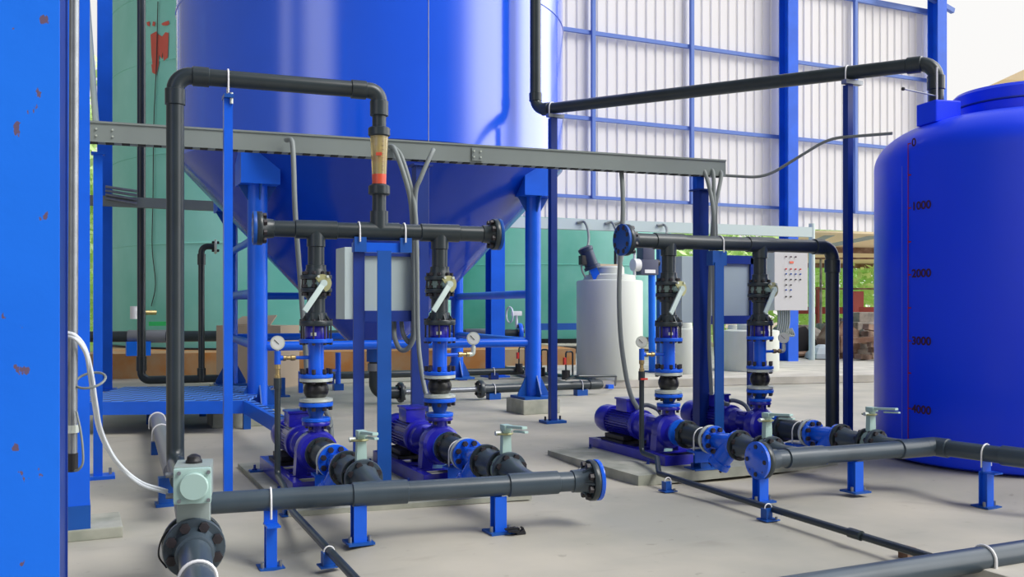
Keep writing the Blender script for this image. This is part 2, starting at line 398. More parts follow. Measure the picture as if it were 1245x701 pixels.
for (px) in (995, 1042, 1075): B().box(Z(px,yz,.75), .10 if px!=1042 else .34, .08, 1.5 if px!=1042 else 1.3).build('post', 'redfence', t, smooth=False)
for z in (.95,.35): B().bar(Z(965,yz,z), Z(1090,yz,z), .06, .16).build('rail', 'redfence', t, smooth=False)
for z in (2.15,1.45): B().bar(Z(985,yz-.4,z), Z(1090,yz-.4,z), .03, .04).build('thin_rail', 'rust', t, smooth=False)
for px in (998,1030): B().bar(Z(px,yz-.4,0), Z(px,yz-.4,2.15), .04, .04).build('upright', 'junk', t, smooth=False)
def scrap(name, px, py, d, build, label, cat, m='junk'):
    o = P(px, py, d); o.z = .06; b = B(); build(b, o); tag(b.build(name, m, origin=o, smooth=False), label, cat, 'scrap heaped beyond the slab')
D_ = 17.5
def engine(b, o):
    b.box(o+V(0,0,.45), .7,.4,.5, bev=.03); b.box(o+V(0,0,.78), .5,.3,.2, bev=.03)
    for i in range(4): b.cyl(o+V(-.27+.18*i,-.2,.5), o+V(-.27+.18*i,-.32,.55), .06, n=10)
    b.cyl(o+V(.35,0,.45), o+V(.5,0,.45), .18, n=16); b.box(o+V(0,0,.1), .8,.5,.2)
scrap('engine_block', 1050, 430, D_, engine, 'worn brown engine block on the scrap heap beside the blue tank', 'engine', 'junk')
def tyre(b, o):
    a = Matrix.Rotation(.5,3,'Z'); pts = [o + V(0,0,.38) + a @ V(.3*math.cos(2*PI*i/20), .0, .3*math.sin(2*PI*i/20)) for i in range(21)]; b.tube(pts, .1, 8, cap=False)
scrap('tyre', 1023, 425, D_, tyre, 'black tyre standing on the scrap heap behind the blue post', 'tyre', 'rubber')
def hood(b, o):
    b.prism([o+V(-.35,0,0), o+V(.35,0,0), o+V(.28,0,.55), o+V(-.1,0,.72), o+V(-.35,0,.4)], V(0,.4,0)); b.box(o+V(0,-.03,.3), .4,.04,.3)
scrap('machine_casing', 1030, 440, D_-.5, hood, 'dark angular machine casing at the foot of the scrap heap', 'casing', 'rust')
def bundle(b, o):
    for i in range(5): b.cyl(o+V(-.7,.1*i-.2,.10+.05*(i%2)), o+V(.7,.1*i-.2,.14+.05*(i%2)), .045, n=8)
    for i in range(3): b.cyl(o+V(-.5,.1*i-.1,.26), o+V(.6,.1*i-.1,.30), .045, n=8)
scrap('pipe_bundle', 975, 437, D_, bundle, 'loose rusty pipes stacked on the ground beside the white pole', 'pipes', 'rust')
def gearbox(b, o):
    b.lathe(o+V(0,0,.3), V(.7,-.7,.1), [(.1,0),(.24,.1),(.3,.25),(.2,.4),(.1,.45)], 16); b.box(o+V(0,0,.1), .4,.3,.2); b.box(o+V(.15,.1,.5), .3,.2,.25, bev=.03)
scrap('gearbox', 972, 432, D_+.6, gearbox, 'grey rounded gearbox lying on the scrap heap beside the panel column', 'gearbox', 'junk')
def sack(b, o):
    b.lathe(o, ZZ, [(.2,0),(.30,.06),(.28,.14),(.18,.24),(.06,.30)], 9)
scrap('plastic_sack', 999, 438, D_-.6, sack, 'pale crumpled plastic sack on the ground by the white pole', 'sack', 'sack')
def crate(b, o):
    for k in range(4): b.box(o+V(0,-.25,.08+.15*k), .7,.03,.1); b.box(o+V(0,.25,.08+.15*k), .7,.03,.1)
    for sx in (-1,1):
        for sy in (-1,1): b.box(o+V(sx*.33,sy*.23,.3), .05,.05,.6)
    b.box(o+V(0,0,.05), .72,.56,.05)
scrap('wooden_crate', 1065, 440, D_-.3, crate, 'slatted weathered crate at the tank side of the scrap heap', 'crate', 'carton')
def beam_pile(b, o):
    rr = random.Random(5)
    for i in range(9): b.box(o+V(rr.uniform(-.25,.25),rr.uniform(-.3,.3),.08+.07*i), rr.uniform(.5,1.0), .12, .09, Matrix.Rotation(rr.uniform(-.5,.5),3,'Z') @ Matrix.Rotation(rr.uniform(-.15,.15),3,'Y'))
scrap('timber_stack', 1058, 436, D_-.9, beam_pile, 'uneven stack of rusty beams at the front of the scrap heap', 'timber', 'rust')
def bonnet(b, o):
    b.prism([o+V(-.5,0,.1), o+V(.5,0,.1), o+V(.42,0,.3), o+V(.1,0,.62), o+V(-.3,0,.55), o+V(-.5,0,.35)], V(.1,.5,.05)); b.cyl(o+V(-.3,-.02,.2), o+V(-.3,-.12,.2), .14, n=14); b.cyl(o+V(.3,-.02,.2), o+V(.3,-.12,.2), .14, n=14)
scrap('scrapped_casing', 974, 434, D_-.2, bonnet, 'dark scrapped casing with two round hubs near the panel column', 'casing', 'black')
def drum(b, o): b.lathe(o, V(.2,0,1), [(.27,0),(.28,.02),(.28,.3),(.29,.31),(.28,.33),(.28,.6),(.27,.62)], 18)
scrap('steel_drum', 1004, 430, D_+.9, drum, 'grey dented drum leaning in the scrap heap behind the black pipe', 'drum', 'junk')
# far eave at the right edge of the sky
p = P(1262,100,24); b = B(); b.prism([P(1218,97,24), P(1300,97,24), P(1300,60,24), P(1246,84,24)], FW*3)
tag(b.build('far_roof_eave', 'beige', origin=P(1262,97,24)), 'pale brown roof corner in the sky beyond the blue plastic tank', 'roof')

# ------------------------------------------------------------------ silo
SD = 10.0
sc = P(456, HY, SD); sc.z = 0; sr = 2.00
t = thing('silo', sc, 'huge glossy blue steel silo with conical bottom on four legs', 'silo')
zc = 2.49
B().lathe(sc, ZZ, [(sr, zc), (sr, 6.2)], 128, cap=False).build('shell', 'silo', t)
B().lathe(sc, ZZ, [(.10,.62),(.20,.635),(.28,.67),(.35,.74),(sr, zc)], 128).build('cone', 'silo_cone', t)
B().lathe(sc, ZZ, [(sr+.001,3.95),(sr+.008,3.955),(sr+.008,3.97),(sr+.001,3.975)], 128, cap=False).build('weld_seam', 'silo', t)
B().box(on_cyl(sc,sr,521,90,.0)+ZZ*0, .004,.006,2.9, Matrix.Rotation(.3,3,'Z')).build('vertical_seam', 'steel', t, smooth=False)
B().lathe(sc, ZZ, [(.09,.46),(.09,.72)], 20).build('outlet_nozzle', 'blue_mid', t)
LEGS = {}
h0 = P(313,HY,8.4); h1 = P(648,HY,9.3); yv = V(0,0,0); e = (h1-h0); e.z=0; yv = V(-e.y, e.x, 0)
for k, p in (('fl',h0),('fr',h1),('bl',h0+yv),('br',h1+yv)):
    p = Vector(p) + (V(-.09,-.04,0) if k=='bl' else V(0,0,0)); p.z = 0; LEGS[k] = p
    front = k in ('fl','fr'); zb_ = .14
    lg = B().cyl(p+ZZ*(zb_+.02), p+ZZ*2.13, .088 if k=='fl' else .078, n=24).build('leg', 'blue', t)
    B().box(p+ZZ*(zb_+.012), .34,.34,.024).build('foot_plate', 'blue_mid', lg, smooth=False)
    for w in range(4):
        q = Matrix.Rotation(w*PI/2+.0,3,'Z'); g = [p + q@V(.06,0,zb_+.02), p + q@V(.17,0,zb_+.02), p + q@V(.17,0,zb_+.05), p + q@V(.06,0,zb_+.26)]
        B().prism(g, q@V(0,.012,0)).build('gusset', 'blue_mid', lg, smooth=False)
        g = [p + q@V(.06,0,2.13), p + q@V(.17,0,2.13), p + q@V(.06,0,1.95)]
        B().prism(g, q@V(0,.012,0)).build('top_gusset', 'blue_mid', lg, smooth=False)
    br_ = B().box(p+ZZ*2.32, .34, .34, .38).build('leg_bracket', 'blue', t, smooth=False)
def rail(a, c, z, r, nm='cross_rail'): B().cyl(LEGS[a]+ZZ*z, LEGS[c]+ZZ*z, r, n=16).build(nm, 'blue', t)
for a, c in (('fl','fr'),('fr','br'),('bl','br'),('fl','bl')): rail(a, c, .69, .042)
for a, c in (('fr','br'),('bl','br'),('fl','bl')): rail(a, c, 1.17, .042)
rail('fl','bl',1.67,.036)
for k, lab in (('fl','concrete block under the silo leg nearest the grating platform'),('fr','low concrete block under the silo leg right of the front pipework'),
               ('bl','concrete block under the rear silo leg beside the tan board'),('br','concrete block under the hidden rear silo leg')):
    if k=='br': continue
    p = LEGS[k]; w = .40 if k=='fr' else .42
    tag(B().box(p+ZZ*.07 + (V(-.1,0,0) if k=='fl' else V(0,0,0)), w+ (.2 if k=='fl' else 0), w, .14, bev=.008).build('concrete_block', 'plinth', origin=p, smooth=False), lab, 'concrete block', 'concrete blocks under the silo legs')
# silo outlet pipework on the floor
q0 = sc + ZZ*.46; yy = .12
a0 = V(sc.x, sc.y, yy); tgt = P(487,HY,10.25); e = G(728,467,.12); e.z = yy; dirn = (e-a0).normalized()
def along(px):     # point on the low pipe at px
    u = (px-CX)/F_PX; n = (FW+RT*u); k = (a0.x*dirn.y-a0.y*dirn.x)/(n.x*dirn.y-n.y*dirn.x); p = n*k; p.z = yy; return p
t = thing('outlet_pipe', a0, 'black elbow pipe dropping from the silo outlet to the floor', 'pipe')
B().tube(fillet([q0+ZZ*.0, a0, along(484)], .11), .065, 20).build('pipe', 'pvc', t)
B().cyl(q0-ZZ*.02, q0-ZZ*.10, .078).build('sleeve', 'pvc_light', t)
flange(t, along(487), dirn, .11, .04, 'pvc', nb=4, proud=.015)
tag(B().cyl(along(493), along(580), .028, n=16).build('steel_pipe', 'steel', origin=along(493)), 'thin bare steel pipe on the floor between two black flanges', 'pipe')
t = thing('floor_pipe', along(650), 'black pipe with end cap along the floor behind the right silo leg', 'pipe')
flange(t, along(584), dirn, .10, .05, 'pvc', nb=4, proud=.015)
B().cyl(along(586), along(595), .06, .05, n=20).build('stub', 'pvc', t)
B().cyl(along(595), along(724), .05, n=20).build('pipe', 'pvc', t)
B().lathe(along(716), dirn, [(.058,0),(.058,.14),(.05,.17),(.02,.19)], 20).build('end_cap', 'pvc', t)
for px in (600, 706):
    s_ = B().box(along(px)-ZZ*.085, .14,.1,.07).build('pipe_block', 'blue_mid', t, smooth=False); ubolt(t, along(px), dirn, .056, .04, .005)
# branch with taps
bp = [G(612,449,.1), G(640,450,.1), G(660,455,.1), G(722,464,.08)]
t = thing('branch_pipe', bp[0], 'dark branch pipe with small tap fittings behind the right silo leg', 'pipe')
B().tube(spline(bp), .045, 12).build('pipe', 'pvc', t)
for px, py in ((631,452),(658,457),(688,461)):
    c = G(px,py,.1); tp = B().cyl(c, c+ZZ*.12, .055, n=14).build('tap_body', 'black', t)
    B().tube(fillet([c+ZZ*.1, c+ZZ*.36, c+V(.1,0,.36), c+V(.1,0,.05)], .03, 4), .012, 8).build('loop_pipe', 'pvc', tp)
    B().box(c+V(-.03,-.02,.24), .03,.04,.09).build('tap_handle', 'red', tp, smooth=False)
t = thing('thin_floor_pipe', G(745,462,.1), 'thin dark pipe bent down to the floor before the milky tank', 'pipe')
B().tube(fillet([G(688,461,.12), P(700,457,10.9), P(749,457,11.2), G(748,468,.05)], .03, 4), .014, 8).build('pipe', 'pvc', t)
B().box(G(741,470,.02), .08,.08,.06).build('pipe_block', 'blue', t, smooth=False)

# ------------------------------------------------------------------ pipes before the foundation
def run(px0, d0, px1, d1, z): return Z(px0,d0,z), Z(px1,d1,z)
p0, p1 = run(100,13.2,630,14.3,.62); dr = (p1-p0).normalized()
t = thing('long_pipe', p0, 'long dark pipe running along the stained foundation under the teal tanks', 'pipe')
B().cyl(p0, p1, .078, n=20).build('pipe', 'pvc', t)
def atx(px, p, dv):
    u = (px-CX)/F_PX; n = (FW+RT*u); k = (p.x*dv.y-p.y*dv.x)/(n.x*dv.y-n.y*dv.x); q = n*k; q.z = p.z; return q
B().cyl(atx(156,p0,dr), atx(202,p0,dr), .092, n=20).build('grey_sleeve', 'pvc_light', t)
B().cyl(atx(566,p0,dr), atx(606,p0,dr), .092, n=20).build('grey_sleeve', 'pvc_light', t)
flange(t, atx(632,p0,dr), dr, .17, .06, 'blue', nb=8, proud=.02)
v_ = B().cyl(atx(628,p0,dr)+ZZ*.1, atx(628,p0,dr)+ZZ*.32, .02, n=10).build('valve_stem', 'white', t)
B().box(atx(628,p0,dr)+ZZ*.32, .14,.1,.07, bev=.01).build('gear_box', 'white', t)
B().tube([atx(618,p0,dr)+V(.0,-.05,.30)+Vector((0,.12*math.cos(w),.12*math.sin(w))) for w in [2*PI*i/16 for i in range(17)]], .012, 6, cap=False).build('hand_wheel', 'white', t)
for px in (168,):
    B().box(atx(px,p0,dr)-ZZ*.17, .32,.25,.2).build('saddle_block', 'blue_light', t, smooth=False)
c = atx(190,p0,dr)+V(0,.1,.34); t = thing('drain_cock', c, 'small brass drain cock with green handle low on the teal tank', 'tap')
B().cyl(c, c+V(-.3,-.1,.0), .035, n=10).build('spout', 'brass', t); B().cyl(c+V(-.3,-.12,-.09), c+V(-.3,-.12,.09), .05, n=10).build('valve_body', 'white', t)
B().box(c+V(.05,-.08,-.16), .3,.08,.06).build('handle', mat('green_plastic',(.03,.45,.12),.5), t)
p0, p1 = run(172,11.9,636,13.6,.11); dr2 = (p1-p0).normalized()
t = thing('riser_pipe', p0, 'tall thin dark pipe rising beside the teal tank from the floor pipe', 'pipe')
top = Vector(p0); top.z = 5.2
B().tube(fillet([top, p0+ZZ*.0, p0+dr2*.5], .1), .052, 16).build('pipe', 'pvc', t)
B().cyl(p0+ZZ*.12, p0+ZZ*.30, .064, n=16).build('socket', 'pvc', t)
t = thing('ground_pipe', p0, 'long dark pipe lying on the floor before the stained foundation', 'pipe')
B().cyl(p0+dr2*.45, p1, .05, n=16).build('pipe', 'pvc', t)
for px in (400, 562, 600):
    q = atx(px,p0,dr2); sp_ = B().box(q-ZZ*.06, .12,.1,.10).build('pipe_block', 'blue_dark', t, smooth=False); ubolt(t, q, dr2, .056, .03, .006)
q = atx(245,p0,dr2); qt = Vector(q); qt.z = 1.05+73*12.1/F_PX
t = thing('bent_pipe', q, 'dark pipe bending over to a white flange beside the left silo leg', 'pipe')
qe = qt + (atx(262,p0,dr2)-q); qe.z = qt.z
B().tube(fillet([q, qt, qe], .08), .040, 16).build('pipe', 'pvc', t); B().cyl(q-ZZ*.03, q+ZZ*.14, .055, n=16).build('tee', 'pvc', t)
B().cyl(qt-ZZ*.24, qt-ZZ*.1, .052, n=16).build('socket', 'pvc', t)
flange(t, qe, dr2, .095, .03, 'zinc', nb=4, proud=.03)
# tan board box
p = G(263,470); q = G(341,472); e = (q-p).normalized(); n_ = V(-e.y,e.x,0)
t = thing('board_box', (p+q)/2, 'tall tan board box standing behind the left silo leg', 'box')
B().prism([p, q, q+n_*.5, p+n_*.5], ZZ*.80).build('box_body', 'carton', t, smooth=False)
B().prism([p+e*.15+n_*.1+ZZ*.80, q-e*.2+n_*.1+ZZ*.80, q-e*.22+n_*.3+ZZ*.92, p+e*.2+n_*.3+ZZ*.90], ZZ*.015).build('loose_flap', 'carton', t, smooth=False)
# small blue stand behind
p = G(411,474); t = thing('pipe_stand', p, 'small blue tubular stand on the floor behind the first pump', 'stand')
B().cyl(p, p+ZZ*.47, .035, n=12).build('post', 'blue', t); B().box(p+ZZ*.04, .12,.1,.08).build('foot', 'blue_mid', t, smooth=False)
B().bar(p+V(-.5,-.15,.25), p+ZZ*.25, .03,.03).build('rail', 'blue', t, smooth=False); B().box(p+V(-.5,-.15,.13), .05,.05,.26).build('short_post','blue',t,smooth=False)
p = G(344,482); t = thing('pipe_stand', p, 'slender blue pipe stand carrying the floor pipe behind the gauge', 'stand')
B().box(p+ZZ*.11, .045,.045,.22).build('post', 'blue_mid', t, smooth=False); B().box(p+ZZ*.01,.14,.12,.02).build('foot','blue_mid',t,smooth=False)

# ------------------------------------------------------------------ back tray with conduits
p0, p1 = P(560,268,12.6), P(985,291,14.6); p1.z = p0.z
t = thing('cable_tray', p0, 'pale grey cable tray crossing the background below the corrugated wall', 'cable tray')
B().bar(p0, p1, .1, .15).build('trough', 'greybox_side', t, smooth=False)
dr = (p1-p0).normalized()
for i, (px, ex, ey, nm) in enumerate(((699,709,322,'first'),(733,749,336,'second'),(744,751,336,'third'),(796,800,300,'fourth'))):
    c = atx(px,p0,dr)+V(0,-.06,.02); e = P(ex,ey,12.5)
    b = B().tube(spline([c, c+V(.1,-.05,.0), c.lerp(e,.4)+V(.12,-.05,.0), e]), .018 , 8)
    tag(b.build('flexible_conduit', 'conduit', origin=c), ('thin grey conduit drooping from the back tray to the mixer motor','left of two thin conduits drooping to the milky tank lid',
        'right of two thin conduits drooping to the milky tank lid','short conduit hooking out of the back tray behind the header')[i], 'conduit', 'conduits from the background tray')
p0, p1 = P(100,243,11.2), P(262,257,11.9); p1.z=p0.z
t = thing('cable_tray', p0, 'grey perforated cable tray behind the left columns beside the teal tank', 'cable tray')
B().bar(p0, p1, .1, .12).build('trough', 'tray', t, smooth=False)
for i in range(4): B().cyl(atx(128,p0,(p1-p0).normalized())+V(0,-.07,.03+.045*i), atx(166,p0,(p1-p0).normalized())+V(0,-.07,-.02+.05*i), .018, n=8).build('conduit', 'steel', t)

# ------------------------------------------------------------------ chemical tanks
def poly_tank(px, py, z, rpx, top, label, m='whitetank', neck=True):
    c = G(px, py, z); d = c.dot(FW); r = rpx*d/F_PX; c = c + FW*r*.9; c.z = z; h = (HY-top)*d/F_PX + H - z
    t = thing('dosing_tank', c, label, 'tank', 'milky plastic dosing tanks')
    B().lathe(c, ZZ, [(r*.97,0),(r,.03),(r,h*.985),(r*.97,h),(r*.80,h+.01)], 48).build('body', m, t)
    if neck:
        B().lathe(c+ZZ*h, ZZ, [(r*.80,0),(r*.76,.07),(r*.45,.09),(r*.44,.17),(r*.40,.19)], 40).build('dome', m, t)
        B().box(c+V(0,.1,h+.12), r*.9, r*.5, .2).build('lid_plate', 'carton', t, smooth=False)
    else: B().lathe(c+ZZ*h, ZZ, [(r*.5,0),(r*.5,.08),(r*.45,.1)], 30).build('lid', m, t)
    return c, r, h, t
tcn, tr_, th_, _ = poly_tank(745, 462, .1, 41.5, 340, 'big milky plastic dosing tank with a motor tilted on its top')
poly_tank(921, 452, .1, 34, 402, 'milky plastic tank under the white control panel', neck=False)
poly_tank(895, 449, .1, 14, 403, 'slim pale tank with greenish liquid beside the blue panel frame', neck=False)
poly_tank(836, 455, .1, 17, 400, 'pale narrow tank behind the first right riser', neck=False)
# tilted mixer
d = tcn.dot(FW)-.2
p0, p1, p2 = P(728,346,d), P(722,330,d), P(713,306,d)
t = thing('mixer_motor', p0, 'dark mixer motor on a tilted blue bracket above the milky tank', 'motor')
up = (p2-p0).normalized()
B().bar(p0-up*.02, p0+up*.24, .16,.10).build('bracket', 'blue', t, smooth=False)
B().lathe(p0+up*.22, up, [(.11,0),(.11,.04),(.09,.05),(.09,.24),(.10,.25),(.10,.29),(.06,.31)], 20).build('motor_body', mat('dark_navy_enamel',(.02,.035,.08),.35), t)
B().box(p0+up*.34-V(.10,0,0), .08,.1,.12, bev=.01).build('terminal_box', 'black', t)
B().cyl(p0+V(.0,-.02,.02), p0+V(.12,-.05,.06), .03, n=10).build('clamp', 'black', t)
B().tube(spline([p0+up*.36-V(.12,0,0), p0+up*.2-V(.17,0,0), p0+up*.1-V(.16,0,0)]), .012, 6).build('lead', 'conduit', t)
# dosing pump on blue post
d = 12.3; pb = G(793,452,.1); d = pb.dot(FW)
t = thing('metering_post', pb, 'slim bright blue post holding the small metering pump', 'post')
B().cyl(pb, Z(792.5,d,1.05+38*d/F_PX), .052, n=16).build('post', 'blue_light', t); B().box(pb+ZZ*.01,.2,.2,.02).build('foot','blue_mid',t,smooth=False)
c = P(785,325,d); t = thing('metering_pump', c, 'small dark metering pump on the slim blue post', 'pump')
mm = mat('slate_purple_plastic',(.06,.07,.13),.4)
B().box(c+ZZ*-.0, .30,.22,.22, bev=.02).build('pump_body', mm, t); B().box(c+ZZ*.2, .2,.18,.22, bev=.02).build('motor', mm, t)
B().cyl(c+V(.1,0,.07), c+V(.22,-.0,.07), .05, n=12).build('stroke_knob', 'black', t)
B().cyl(c+V(-.15,-.05,0.03), c+V(-.25,-.05,.03), .09, n=16).build('liquid_head', 'white', t); B().cyl(c+V(-.22,-.05,-.14), c+V(-.22,-.05,.2), .02, n=8).build('check_valve', 'white', t)
B().tube(fillet([c+V(-.22,-.05,.18), c+V(-.22,-.05,.25), c+V(-.48,.05,.25), c+V(-.48,.05,-.3)], .03,4), .02, 8).build('suction_pipe', 'black', t)
B().box(c+V(0,-.115,-.06), .18,.01,.05).build('name_plate', 'white', t, smooth=False)
pb = G(803,448,.1); d=pb.dot(FW); tag(B().bar(pb, Z(803,d,1.05+70*d/F_PX), .09,.09).build('square_post','blue_mid',origin=pb,smooth=False), 'blue square post standing just behind the first right riser', 'post')
# white control panel on wall column
c = P(957,342,15.4); t = thing('control_panel', c, 'white control panel with rows of small buttons on the far column', 'control panel')
rz = Matrix.Rotation(0,3,'Z'); w_, h_ = .70, .95
B().box(c, w_, .2, h_, bev=.01).build('cabinet', 'panelgrey', t, smooth=False)
for ri, (zz, n_, k0, mm) in enumerate(((.40,3,0,'scaledark'),(.20,4,0,'red'),(.12,4,0,'blue_mid'),(.03,4,0,'black'),(-.06,2,0,'black'),(-.14,2,0,'blue_mid'),(-.25,2,0,'black'))):
    for i in range(n_):
        q = c+V(-.12+.1*i, -.105, zz); B().cyl(q, q-Y*.02, .012, n=8).build('button', mm, t)
B().box(c+V(0,-.105,.31), .08,.01,.035).build('nameplate', 'amberred', t, smooth=False)
for i in range(6):
    q = c+V(-.2+.045*i,-.02,-.47); b = B().tube(spline([q, q+V(.0,0,-.2), q+V(-.03,.0,-.38), q+V(.1,.0,-.42), q+V(.2-.03*i,.0,-.3)]), .016, 8)
    b.build('cable', 'conduit', t)

# ------------------------------------------------------------------ big blue plastic tank on the right
tk = FW*6.60 + RT*3.595; tk.z = 0; R_ = .975
t = thing('water_tank', tk, 'large blue moulded plastic tank with a red litre scale', 'tank')
prof = [(R_-.05,0),(R_-.015,.015),(R_,.05),(R_,2.05)]
for i in range(1,15):
    w = i/14*PI/2; prof.append((R_-.0 - (R_-.44)*(1-math.cos(w))*1.0, 2.05+.31*math.sin(w)))
B().lathe(tk, ZZ, prof, 96).build('body', 'tankblue', t)
B().lathe(tk, ZZ, [(.44,2.30),(.445,2.44),(.455,2.445),(.455,2.52),(.43,2.545),(.25,2.56),(.05,2.57)], 64).build('lid', 'tankblue', t)
B().lathe(tk, ZZ, [(.447,2.435),(.459,2.44),(.459,2.446),(.447,2.451)], 64, cap=False).build('lid_groove', 'blue_dark', t)
PX_S = 1104.5
def ang_at(px): p = on_cyl(tk, R_, px, 372, 0); return math.atan2(p.y-tk.y, p.x-tk.x)
def zat(px, py): return on_cyl(tk, R_, px, py, 0).z
def cylp(a, z, off=.002): return V(tk.x+(R_+off)*math.cos(a), tk.y+(R_+off)*math.sin(a), z)
def strip(b, a0, a1, z0, z1, off=.003, n=4):
    for i in range(n):
        u0, u1 = a0+(a1-a0)*i/n, a0+(a1-a0)*(i+1)/n
        b.face([b.bm.verts.new(cylp(u0,z0,off)), b.bm.verts.new(cylp(u1,z0,off)), b.bm.verts.new(cylp(u1,z1,off)), b.bm.verts.new(cylp(u0,z1,off))])
aS = ang_at(PX_S); da = .0075/R_
b = B(); strip(b, aS-da/2, aS+da/2, zat(PX_S,545), zat(PX_S,174))
for py in (175,213,253,294,334,374,414,453,496): zz_ = zat(PX_S,py); strip(b, aS, aS+.028/R_*1.0, zz_-.004, zz_+.004)
b.build('scale_line', 'scalered', t, smooth=False)
aw = ang_at(1097); b = B(); strip(b, aw-.002, aw+.002, .06, 2.0, .002); b.build('mould_seam', mat('seam_lilac',(.25,.25,.75),.4), t, smooth=False)
for txt, py in (('0',175),('1000',252),('2000',333),('3000',414),('4000',496)):
    cu = bpy.data.curves.new('t','FONT'); cu.body = txt; cu.size = .075; cu.align_y = 'CENTER'; cu.offset = .0018
    to = bpy.data.objects.new('t', cu); C.objects.link(to); bpy.context.view_layer.update()
    me = bpy.data.meshes.new_from_object(to.evaluated_get(bpy.context.evaluated_depsgraph_get())); bpy.data.objects.remove(to)
    b = B(); b.bm.from_mesh(me); z0 = zat(PX_S,py); bmesh.ops.subdivide_edges(b.bm, edges=[e for e in b.bm.edges if e.calc_length()>.02], cuts=1)
    for v in b.bm.verts: v.co = cylp(aS+(v.co.x*1.05+.034)/R_, z0+v.co.y, .004)
    ob = b.build('scale_number', 'scaledark', t, smooth=False)
b_ = P(1141,134,6.45); mt = B().box(b_+ZZ*-.025, .2,.2,.15, Matrix.Rotation(-.2,3,'Z'), bev=.01).build('inlet_box', 'tankblue', t, smooth=False)
B().tube([P(1098,108,6.3), P(1140,117,6.4)], .005, 6).build('float_rod', 'steel', t); B().lathe(P(1098,108,6.3)-X*.012, X, [(.004,0),(.012,.006),(.012,.018),(.004,.024)], 10).build('float_nut', 'black', t)

# ------------------------------------------------------------------ overhead pipe into the tank
def socket(parent, p, ax, r, L=.07, m='pvc', name='socket'): return B().lathe(p-ax*(L/2), ax, [(r,0),(r*1.14,.004),(r*1.14,L-.004),(r,L)], 28).build(name, m, parent)
c0, c1 = P(651,134,8.57), P(1138,76,6.45)
t = thing('overhead_pipe', c0, 'long dark overhead pipe crossing to the blue plastic tank', 'pipe')
up = Vector(c0) + ZZ*1.6; dn = P(1138,130,6.45)
B().tube(fillet([up, c0, c1, dn], .11), .050, 24).build('pipe', 'pvc', t)
dr = (c1-c0).normalized()
socket(t, c0+dr*.12, dr, .051, .08); socket(t, c0+ZZ*.12, ZZ, .051, .08); socket(t, c1-dr*.14, dr, .051, .1); socket(t, c1-ZZ*.14, ZZ, .051, .1)
B().cyl(c1+V(-.05,-.05,-.05), c1+V(-.05,-.05,-.35), .006, n=8).build('level_wire', 'white', t)
def overhead_post(px, pyt, d, label, w=.062):
    # tall post with an angle bracket and U-bolt under the overhead pipe
    g = Z(px, d, 0); u = (px-CX)/F_PX; c = atx(px, c0, dr); f = (c-c0).length/(c1-c0).length; c.z = c0.z+(c1.z-c0.z)*f
    o = V(c.x, c.y, 0)
    t = thing('pipe_post', o, label, 'post')
    B().box(V(c.x, c.y, (c.z-.09)/2), w, w, c.z-.09).build('post', 'blue_dark', t, smooth=False)
    B().box(V(c.x, c.y, .012), .2,.16,.024).build('base_plate', 'blue_mid', t, smooth=False)
    for sx in (-1,1): B().cyl(V(c.x+sx*.075,c.y,.02), V(c.x+sx*.075,c.y,.06), .01, n=8).build('anchor_bolt', 'bolt', t)
    B().bar(V(c.x-.07,c.y-.03,c.z-.075), V(c.x+.09,c.y-.03,c.z-.075), .05,.03).build('bracket', 'steel', t, smooth=False)
    ubolt(t, c, dr, .054, .05, .005)
overhead_post(672, 140, 8.57, 'tall thin dark blue post under the overhead pipe by the silo')
overhead_post(1031, 95, 6.9, 'tall thin dark blue post under the overhead pipe beside the plastic tank', .05)

# ------------------------------------------------------------------ front cable tray
l0, l1 = P(107,162,5.64), P(878,206,7.15); l1.z = l0.z = 2.09; dr = (l1-l0).normalized(); nv = V(-dr.y,dr.x,0)
t = thing('cable_tray', l0, 'long grey green cable tray spanning across the front of the silo', 'cable tray')
B().bar(l0, l1, .10, .112).build('trough', 'tray', t, smooth=False)
B().bar(l0+ZZ*.062-nv*.0, l1+ZZ*.062, .115, .012).build('cover', 'tray', t, smooth=False)
L = (l1-l0).length; k = 0; poly = [l0-ZZ*.054-nv*.045]; bot = []
while k < L-.08:
    bot += [l0+dr*(k+.01)-ZZ*.054-nv*.045, l0+dr*(k+.01)-ZZ*.063-nv*.045, l0+dr*(k+.055)-ZZ*.063-nv*.045, l0+dr*(k+.055)-ZZ*.054-nv*.045]; k += .09
B().prism(bot[::-1] + [l0-ZZ*.050-nv*.045, l1-ZZ*.050-nv*.045], nv*.05).build('slotted_edge', 'tray_dark', t, smooth=False)
B().box(atx(577,l0,dr)-nv*.055, .075,.01,.09, Matrix.Rotation(math.atan2(dr.y,dr.x),3,'Z')).build('joint_plate', 'tray', t, smooth=False)
for dx in (-.024,.024):
    for dz in (-.02,.02): q = atx(577,l0,dr)-nv*.058+dr*dx+ZZ*dz; B().cyl(q, q-nv*.012, .006, n=8).build('screw', 'zinc', t)
for k_ in (.05,.14):
    for dz in (-.02,.02): q = l0+dr*k_-nv*.05+ZZ*dz; B().cyl(q, q-nv*.01, .006, n=8).build('screw', 'zinc', t)
def tray_post(px, d, ztop, label, w=.05, m='blue', plate=True):
    o = Z(px,d,0); t = thing('tray_post', o, label, 'post')
    B().box(V(o.x,o.y,ztop/2), w,w,ztop).build('post', m, t, smooth=False); B().box(V(o.x,o.y,ztop), w*1.5,w*1.5,.012).build('cap', m, t, smooth=False)
    B().box(V(o.x,o.y,.01), .19,.14,.02).build('base_plate', m, t, smooth=False)
    for sx in (-1,1): B().cyl(V(o.x+sx*.07,o.y,.02), V(o.x+sx*.07,o.y,.06), .009, n=8).build('anchor_bolt', 'steel', t)
    return t, o
t,o = tray_post(119, 5.72, 1.98, 'slim blue post under the left end of the front cable tray', .052)
t,o = tray_post(852, 7.12, 1.93, 'dark blue post under the right end of the front cable tray', .085, 'blue_dark')
